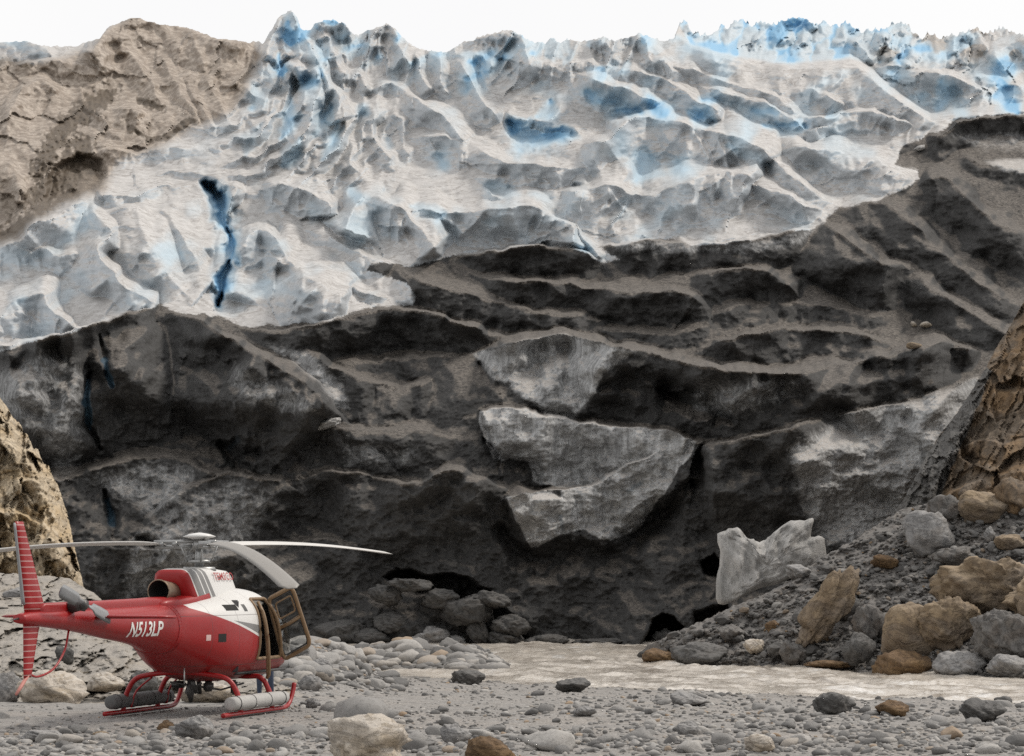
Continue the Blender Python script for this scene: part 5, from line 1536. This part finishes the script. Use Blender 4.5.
part("hub_cap", *loft([np.array([(rr * math.cos(a), rr * math.sin(a), z) for a in np.linspace(0, 2 * math.pi, 28, endpoint=False)]) for rr, z in ((.06, 3.02), (.27, 3.07), (.285, 3.085), (.17, 3.125), (.05, 3.145), (.01, 3.15))]), M_WHITE, hb)
for ang, zt, pitch, mat in BL:
    a = math.radians(ang) - HEAD
    d = np.array([math.cos(a), math.sin(a), 0.0]); s_ = np.array([-math.sin(a), math.cos(a), 0.0])
    rings = []
    for rr in np.linspace(0.62, 5.345, 34):
        f = (rr - 0.62) / 4.725
        z = HUBZ - 0.005 + (zt - HUBZ) * f ** 1.7 + 0.05 * math.sin(math.pi * f)
        p = math.radians(pitch * (1 - 0.35 * f))
        ch = 0.35 * (0.45 + 0.55 * float(sstep(0.0, 0.09, f))) * (1 - 0.5 * float(sstep(0.985, 1.0, f)))
        prof = [(.5, 0.0), (.42, .06), (.25, .085), (0, .075), (-.25, .045), (-.5, .006), (-.25, -.02), (0, -.035), (.25, -.045), (.42, -.035)]
        rings.append(np.array([d * rr + s_ * (u * ch * math.cos(p)) + np.array([0, 0, z + u * ch * math.sin(p) + v * ch]) for u, v in prof]))
    part("rotor_blade", *loft(rings), mat)

# ---- tail
def fin(z0, z1, xa0, xb0, xa1, xb1, th, n=14):
    rings = []
    for f in np.linspace(0, 1, n):
        z = z0 + (z1 - z0) * f; xa = xa0 + (xa1 - xa0) * f; xb = xb0 + (xb1 - xb0) * f
        c_ = xb - xa; T = th * (1 - .4 * f)
        rings.append(np.array([(xa + c_ * u, T * v, z) for u, v in ((0, .08), (.3, .7), (.65, 1), (.9, .7), (1, 0), (.9, -.7), (.65, -1), (.3, -.7), (0, -.08))]))
    return loft(rings)
uf = part("upper_fin", *fin(1.86, 3.24, -6.94, -6.20, -7.30, -7.04, .055), M_FIN)
part("trailing_strip", *fin(1.98, 3.22, -7.03, -6.955, -7.35, -7.295, .03), M_TRBLADE, uf)
lf = part("lower_fin", *fin(1.70, .88, -6.98, -6.42, -6.95, -6.70, .05), M_FIN)
V, Fc = loft([np.array([(-4.85 + u, y, 1.76 + v * (1 - .3 * abs(y) / 1.45)) for u, v in ((0, .005), (.18, .04), (.4, .035), (.5, 0), (.4, -.035), (.18, -.03))]) for y in np.linspace(-1.42, 1.42, 15)])
part("stabilizer", V, Fc, M_RED)
V, Fc = tube(smooth_path([(-5.35, 0, 1.58), (-5.55, -.02, 1.25), (-5.95, -.02, .98), (-6.45, 0, .88), (-6.75, 0, .93)], 5), .018, 8)
part("tail_guard", V, Fc, M_RED)
V, Fc = tube([(-6.8, 0, .92), (-7.05, 0, .74), (-7.2, 0, .64)], [.03, .03, .022], 8)
part("tail_skid", V, Fc, plain("worn_red", (0.42, 0.17, 0.14), 0.6))
V, Fc = tube([(-7.12, 0, 1.78), (-7.42, 0, 1.76)], [.02, .006], 6)
part("antenna", V, Fc, M_DARKMET)
TX, TY, TZ = -5.55, -0.34, 1.97
V, Fc = join(tube([(TX, -.12, TZ - .02), (TX, TY - .05, TZ)], [.12, .07], 14), rbox((TX, TY, TZ), (.22, .10, .16), .03), tube([(TX + .05, -.1, TZ - .05), (TX + .05, TY, TZ - .08)], .03, 8))
tr_ = part("tail_rotor", V, Fc, M_DARKMET)
for sgn in (1, -1):
    a = math.radians(-14)
    d = np.array([math.cos(a), 0, math.sin(a)]) * sgn; s_ = np.array([-math.sin(a), 0, math.cos(a)])
    rings = []
    for rr, ch in ((.12, .07), (.26, .09), (.34, .2), (.6, .215), (.9, .215), (.945, .15)):
        rings.append(np.array([d * rr + s_ * (u * ch) + np.array([TX, TY - .03 + v * .03 + u * .05 * sgn, TZ]) for u, v in ((.5, 0), (.2, .6), (-.2, .5), (-.5, 0), (-.2, -.4), (.2, -.5))]))
    part("tail_rotor_blade", *loft(rings), M_TRBLADE, tr_)

# ---- skids
for sy in (-1, 1):
    y = 1.08 * sy
    pts = smooth_path([(-1.55, y, .05), (-1.4, y, .05), (-.5, y, .05), (.6, y, .05), (1.35, y, .055), (1.62, y, .12), (1.80, y, .30), (1.88, y, .46)], 5)
    sk = part("skid", *tube(pts, .042, 10), M_RED)
    part("skid_shoe", *rbox((-.0, y, .018), (2.5, .07, .028), .01), M_DARKMET, sk)
    fy = y + .02 * sy
    fl_pts = [(-1.28, fy, .235), (-1.26, fy, .235), (-1.0, fy, .235), (0, fy, .235), (1.05, fy, .235), (1.30, fy, .235), (1.33, fy, .235)]
    part("float", *tube(fl_pts, [.085, .115, .122, .125, .122, .112, .08], 18), M_FLOAT if sy < 0 else M_FLOATD, sk)
    V, Fc = join(*[tube([(x, fy + .126 * math.cos(a), .235 + .126 * math.sin(a)) for a in np.linspace(0, 2 * math.pi, 20, endpoint=False)], .008, 5, True) for x in (-1.05, -.35, .4, 1.1)])
    part("float_strap", V, Fc, M_DARKMET, sk)
for x, zt in ((-.75, .80), (.75, .72)):
    pts = smooth_path([(x, -1.09, .06), (x, -1.05, .30), (x, -.88, .60), (x, -.55, zt - .1), (x, 0, zt - .06), (x, .55, zt - .1), (x, .88, .60), (x, 1.05, .30), (x, 1.09, .06)], 6)
    part("cross_tube", *tube(pts, .045, 10), M_RED)
for sy in (-1, 1):                                        # boarding step struts
    V, Fc = join(tube(smooth_path([(.95, 1.0 * sy, .12), (1.0, .95 * sy, .4), (.9, .72 * sy, .62)], 5), .018, 8), tube(smooth_path([(-.62, 1.0 * sy, .12), (-.5, .95 * sy, .4), (-.4, .7 * sy, .64)], 5), .018, 8))
    part("step_strut", V, Fc, M_RED)
# gear slung under the belly
V, Fc = join(tube([(-.25, .05, .62), (-.25, .05, .36), (-.22, .05, .20)], [.05, .07, .03], 10), tube([(-.55, .3, .56), (.3, -.3, .40), (.75, -.55, .5)], .018, 6), tube([(-.6, -.3, .55), (-.1, .2, .36), (.5, .4, .5)], .018, 6),
             rbox((.02, -.18, .47), (.20, .14, .18), .03), rbox((.42, -.5, .44), (.14, .10, .26), .03), rbox((-.05, .35, .5), (.26, .2, .12), .03), tube([(-.5, -.1, .58), (-.35, -.1, .38)], .04, 8), tube([(.25, .1, .56), (.3, .1, .33)], .045, 8))
part("cargo_hook", V, Fc, M_DARKMET)
V, Fc = tube([(-1.5, -.35, .84), (-1.55, -.38, .58)], .012, 6)
part("belly_antenna", V, Fc, M_METAL)

# ---- cabin inside
part("cabin_floor", *rbox((1.2, 0, .70), (2.4, 1.5, .05), .02), M_DARKMET)
part("rear_bulkhead", *rbox((-.15, 0, 1.35), (.05, 1.6, 1.25), .02), M_SEAT)
for y in (-.48, .48):
    so = part("seat", *rbox((.95, y, .90), (.48, .46, .14), .05), M_SEAT)
    part("seat_back", *rbox((.66, y, 1.18), (.12, .44, .5), .05), M_SEAT, so)
part("instrument_panel", *join(rbox((2.45, .12, 1.06), (.16, .62, .32), .04), rbox((2.4, .1, .86), (.2, .25, .3), .03)), M_SEAT)
part("headset", *join(tube(smooth_path([(.62, -.62, 1.46), (.62, -.54, 1.62), (.62, -.44, 1.64), (.62, -.34, 1.48)], 4), .022, 8), rbox((.62, -.62, 1.44), (.08, .06, .11), .02), rbox((.62, -.34, 1.44), (.08, .06, .11), .02)), M_REDCLOTH)
part("shoulder_harness", *join(rbox((.72, -.62, 1.32), (.03, .06, .34), .01), rbox((.72, -.40, 1.32), (.03, .06, .34), .01)), M_REDCLOTH)
# door frame round the opening
zz_ = np.linspace(.95, 1.97, 12)
outl = [(.5, -side_y(.5, z), z) for z in zz_] + [(x, -side_y(x, 1.985), 1.985) for x in np.linspace(.56, pillar(1.985) - .04, 8)] + [(pillar(z), -side_y(pillar(z), z), z) for z in zz_[::-1]] + [(x, -side_y(x, .94), .94) for x in np.linspace(pillar(.94) - .04, .56, 8)]
part("door_frame", *tube(outl, .032, 8, True), M_TRIM)

def bilerp(c, u, v):
    c = [np.array(q) for q in c]
    return (1 - u) * (1 - v) * c[0] + u * (1 - v) * c[1] + u * v * c[2] + (1 - u) * v * c[3]
def outline(c, u0, v0, u1, v1, r=.14, n=5):
    """rounded window outline in the unit square of the door, bulged outwards"""
    P_ = []
    for cu, cv, a0 in ((u1 - r, v1 - r, 0), (u0 + r, v1 - r, 90), (u0 + r, v0 + r, 180), (u1 - r, v0 + r, 270)):
        for k in range(n):
            a = math.radians(a0 + 90 * k / (n - 1)); P_.append(bilerp(c, cu + r * math.cos(a), cv + r * math.sin(a)))
    return [tuple(p) for p in P_]
# front door, swung out on the windscreen pillar
DC = [(1.78, -.92, .88), (1.80, -1.42, 1.16), (1.36, -1.22, 2.20), (1.27, -.80, 1.97)]          # bottom hinge, bottom out, top out, top hinge
do = part("door", *tube(outline(DC, 0, 0, 1, 1, .12), .038, 8, True), M_TRIM)
part("door_rail", *tube([tuple(bilerp(DC, 0.02, .50)), tuple(bilerp(DC, .5, .485)), tuple(bilerp(DC, .98, .50))], .034, 8), M_TRIM, do)
for (a_, b_, c_, d_) in ((.05, .55, .95, .95), (.05, .05, .95, .45)):
    ol = outline(DC, a_, b_, c_, d_, .10)
    part("door_window_trim", *tube(ol, .016, 6, True), M_DARKMET, do)
    part("door_window", np.array(ol), [tuple(range(len(ol)))], M_GLASS, do, False)
ol = outline(DC, .22, .62, .86, .88, .06)
part("door_vent_window", *tube(ol, .016, 6, True), M_TRIM, do)
ol2 = outline(DC, .08, .80, .80, .94, .05)
hnd = bilerp(DC, .85, .38)
part("door_handle", *tube([tuple(hnd), tuple(hnd + np.array([-.06, 0, .02])), tuple(hnd + np.array([-.06, 0.02, -.14]))], .014, 6), M_DARKMET, do)
# narrow rear door standing ajar
DR = [(.78, -.97, .62), (.66, -1.10, .66), (.58, -1.0, 1.93), (.66, -.86, 1.95)]
curve = smooth_path([(.62, -.86, 1.93), (.54, -1.0, 1.72), (.54, -1.07, 1.4), (.60, -1.08, 1.0), (.72, -1.04, .68), (.80, -.97, .60)], 5)
dr = part("rear_door", *join(tube(curve, .03, 8), tube(smooth_path([(.64, -.86, 1.93), (.74, -.95, 1.5), (.80, -.97, 1.0), (.82, -.97, .60)], 5), .022, 8)), M_TRIM)

# ---- lettering
def lettering(name, body, height, x0, zmid, hw, shear, mat, bold=0.012, parent=hel, squeeze=1.0):
    cu = bpy.data.curves.new(name, 'FONT'); cu.body = body; cu.size = 1.0; cu.shear = shear; cu.resolution_u = 3; cu.offset = bold
    o = bpy.data.objects.new(name, cu); COL.objects.link(o)
    dg = bpy.context.evaluated_depsgraph_get()
    me = bpy.data.meshes.new_from_object(o.evaluated_get(dg))
    bpy.data.objects.remove(o, do_unlink=True); bpy.data.curves.remove(cu)
    bm = bmesh.new(); bm.from_mesh(me)
    bmesh.ops.subdivide_edges(bm, edges=[e for e in bm.edges if e.calc_length() > 0.2], cuts=2)
    bmesh.ops.triangulate(bm, faces=bm.faces[:])
    k = height / 0.72
    for v in bm.verts:
        x = x0 + v.co.x * k * squeeze; z = zmid - height / 2 + v.co.y * k
        v.co = (x, -hw(x, z) - 0.008, z)
    bm.to_mesh(me); bm.free(); me.materials.clear()
    me.name = name
    return link(name, me, mat, parent)
lettering("registration_lettering", "N513LP", .245, -3.62, 1.54, side_y, .10, M_LETTER, .02, squeeze=0.98)
def cowl_y(x, z): return .535 + (.332 - .535) * np.clip((z - 1.9) / .6, 0, 1) + 0.012
lettering("company_lettering", "TEMSCO", .135, -.30, 2.39, cowl_y, .05, M_LETRED, .004, squeeze=1.25)

# ================================================================== PERSON beyond the nose, seen through the cabin
def skin_body(name, nodes, edges, mats, pick, loc, rotz, root=0, sub=1):
    me = bpy.data.meshes.new(name)
    me.from_pydata([n[0] for n in nodes], edges, []); me.update()
    o = bpy.data.objects.new(name, me); COL.objects.link(o)
    md = o.modifiers.new("skin", 'SKIN'); md.use_smooth_shade = True
    if not me.skin_vertices:
        bpy.context.view_layer.objects.active = o
    for i, n in enumerate(nodes):
        sv = me.skin_vertices[0].data[i]; rr = n[1]
        sv.radius = (rr, rr) if not isinstance(rr, tuple) else rr
        sv.use_root = (i == root)
    sd = o.modifiers.new("sub", 'SUBSURF'); sd.levels = sub + 1; sd.render_levels = sub + 1
    dg = bpy.context.evaluated_depsgraph_get()
    m2 = bpy.data.meshes.new_from_object(o.evaluated_get(dg))
    bpy.data.objects.remove(o, do_unlink=True)
    for m in mats: m2.materials.append(m)
    for p in m2.polygons:
        p.use_smooth = True
        p.material_index = pick(p.center)
    o = bpy.data.objects.new(name, m2); COL.objects.link(o)
    o.location = loc; o.rotation_euler = (0, 0, rotz)
    return o
PN = [((0, 0, .95), (.16, .11)), ((0, .01, 1.12), (.15, .10)), ((0, .01, 1.32), (.185, .115)), ((0, 0, 1.46), (.10, .08)), ((0, .01, 1.53), .055), ((0, .03, 1.62), (.078, .095)), ((0, .025, 1.70), (.072, .09)), ((0, .015, 1.755), (.045, .06)),
      ((.095, 0, .88), .095), ((.115, .03, .50), .066), ((.12, .0, .12), .046), ((.125, .05, .045), .045), ((.13, .16, .035), .035),
      ((-.095, 0, .88), .095), ((-.12, .04, .50), .066), ((-.13, -.02, .12), .046), ((-.135, .03, .045), .045), ((-.14, .14, .035), .035),
      ((.19, 0, 1.40), .062), ((.27, .0, 1.14), .047), ((.20, .20, 1.02), .036), ((.15, .28, 1.01), .03),
      ((-.19, 0, 1.40), .062), ((-.28, -.02, 1.14), .047), ((-.24, .16, .98), .036), ((-.20, .24, .95), .03)]
PE = [(0, 1), (1, 2), (2, 3), (3, 4), (4, 5), (5, 6), (6, 7), (0, 8), (8, 9), (9, 10), (10, 11), (11, 12), (0, 13), (13, 14), (14, 15), (15, 16), (16, 17), (2, 18), (18, 19), (19, 20), (20, 21), (2, 22), (22, 23), (23, 24), (24, 25)]
for base, sx in ((21, 1), (25, -1)):                      # fingers and thumb of each slightly curled hand
    bx, by, bz = PN[base][0]
    for k, (dx, L) in enumerate(((.028, .062), (.009, .07), (-.010, .066), (-.028, .052))):
        i = len(PN)
        PN += [((bx + dx, by + .045, bz), .0095), ((bx + dx * 1.1, by + .045 + L * .55, bz - .012), .0085), ((bx + dx * 1.1, by + .04 + L * .85, bz - .042), .0075)]
        PE += [(base, i), (i, i + 1), (i + 1, i + 2)]
    i = len(PN)
    PN += [((bx - sx * .035, by + .015, bz + .008), .011), ((bx - sx * .058, by + .05, bz), .009)]
    PE += [(base, i), (i, i + 1)]
M_JEAN = plain("blue_denim", (0.035, 0.048, 0.08), 0.85, var=0.3, vscale=14)
M_JACKET = plain("black_jacket", (0.022, 0.021, 0.023), 0.8, var=0.3)
M_SKIN = plain("skin", (0.46, 0.27, 0.19), 0.55)
M_BOOT = plain("brown_boots", (0.10, 0.085, 0.07), 0.7)
M_HAIR = plain("dark_hair", (0.05, 0.035, 0.025), 0.7)
def pick(c):
    if c.z < .12: return 3
    if c.z < .93 and c.y < .2 and abs(c.x) < .2: return 0
    if c.z > 1.50: return 2
    if c.y > .12 and c.z < 1.08: return 2
    return 1
PD = 56.3
pX = (266.5 - CX) / F_PX * PD
pZ = float(ground_z(np.array([pX]), np.array([PD]))[0])
person = skin_body("person", PN, PE, [M_JEAN, M_JACKET, M_SKIN, M_BOOT], pick, (pX, PD, pZ), math.radians(165))
tag(person, "person in black jacket and blue jeans standing beyond the helicopter's open door", "person")
Wv, Wf = rock_verts(4, 3, 30, 20, 0.02, (0.97, 1.0))
hairV = Wv[:] * np.array([.088, .105, .085]) + np.array([0, .0, 1.715])
hr = part("hair", hairV, Wf, M_HAIR, person)
fv = [tube([(-.03, .118, 1.685), (-.03, .124, 1.685)], .010, 8), tube([(.03, .118, 1.685), (.03, .124, 1.685)], .010, 8)]
part("eyes", *join(*fv), M_BLACK, person)
part("nose", *tube([(0, .112, 1.69), (0, .138, 1.655), (0, .118, 1.645)], [.008, .015, .010], 8), M_SKIN, person)
part("mouth", *tube([(-.022, .113, 1.617), (0, .121, 1.615), (.022, .113, 1.617)], .006, 6), plain("lips", (0.36, 0.15, 0.12), 0.5), person)
for sx in (-1, 1): part("ear", *tube([(sx * .082, .02, 1.70), (sx * .09, .01, 1.67), (sx * .082, .02, 1.64)], [.012, .018, .012], 8), M_SKIN, person)
part("vest", *join(rbox((.09, .115, 1.36), (.07, .03, .24), .012), rbox((-.09, .115, 1.36), (.07, .03, .24), .012), rbox((0, -.105, 1.36), (.30, .03, .22), .012)), M_REDCLOTH, person)
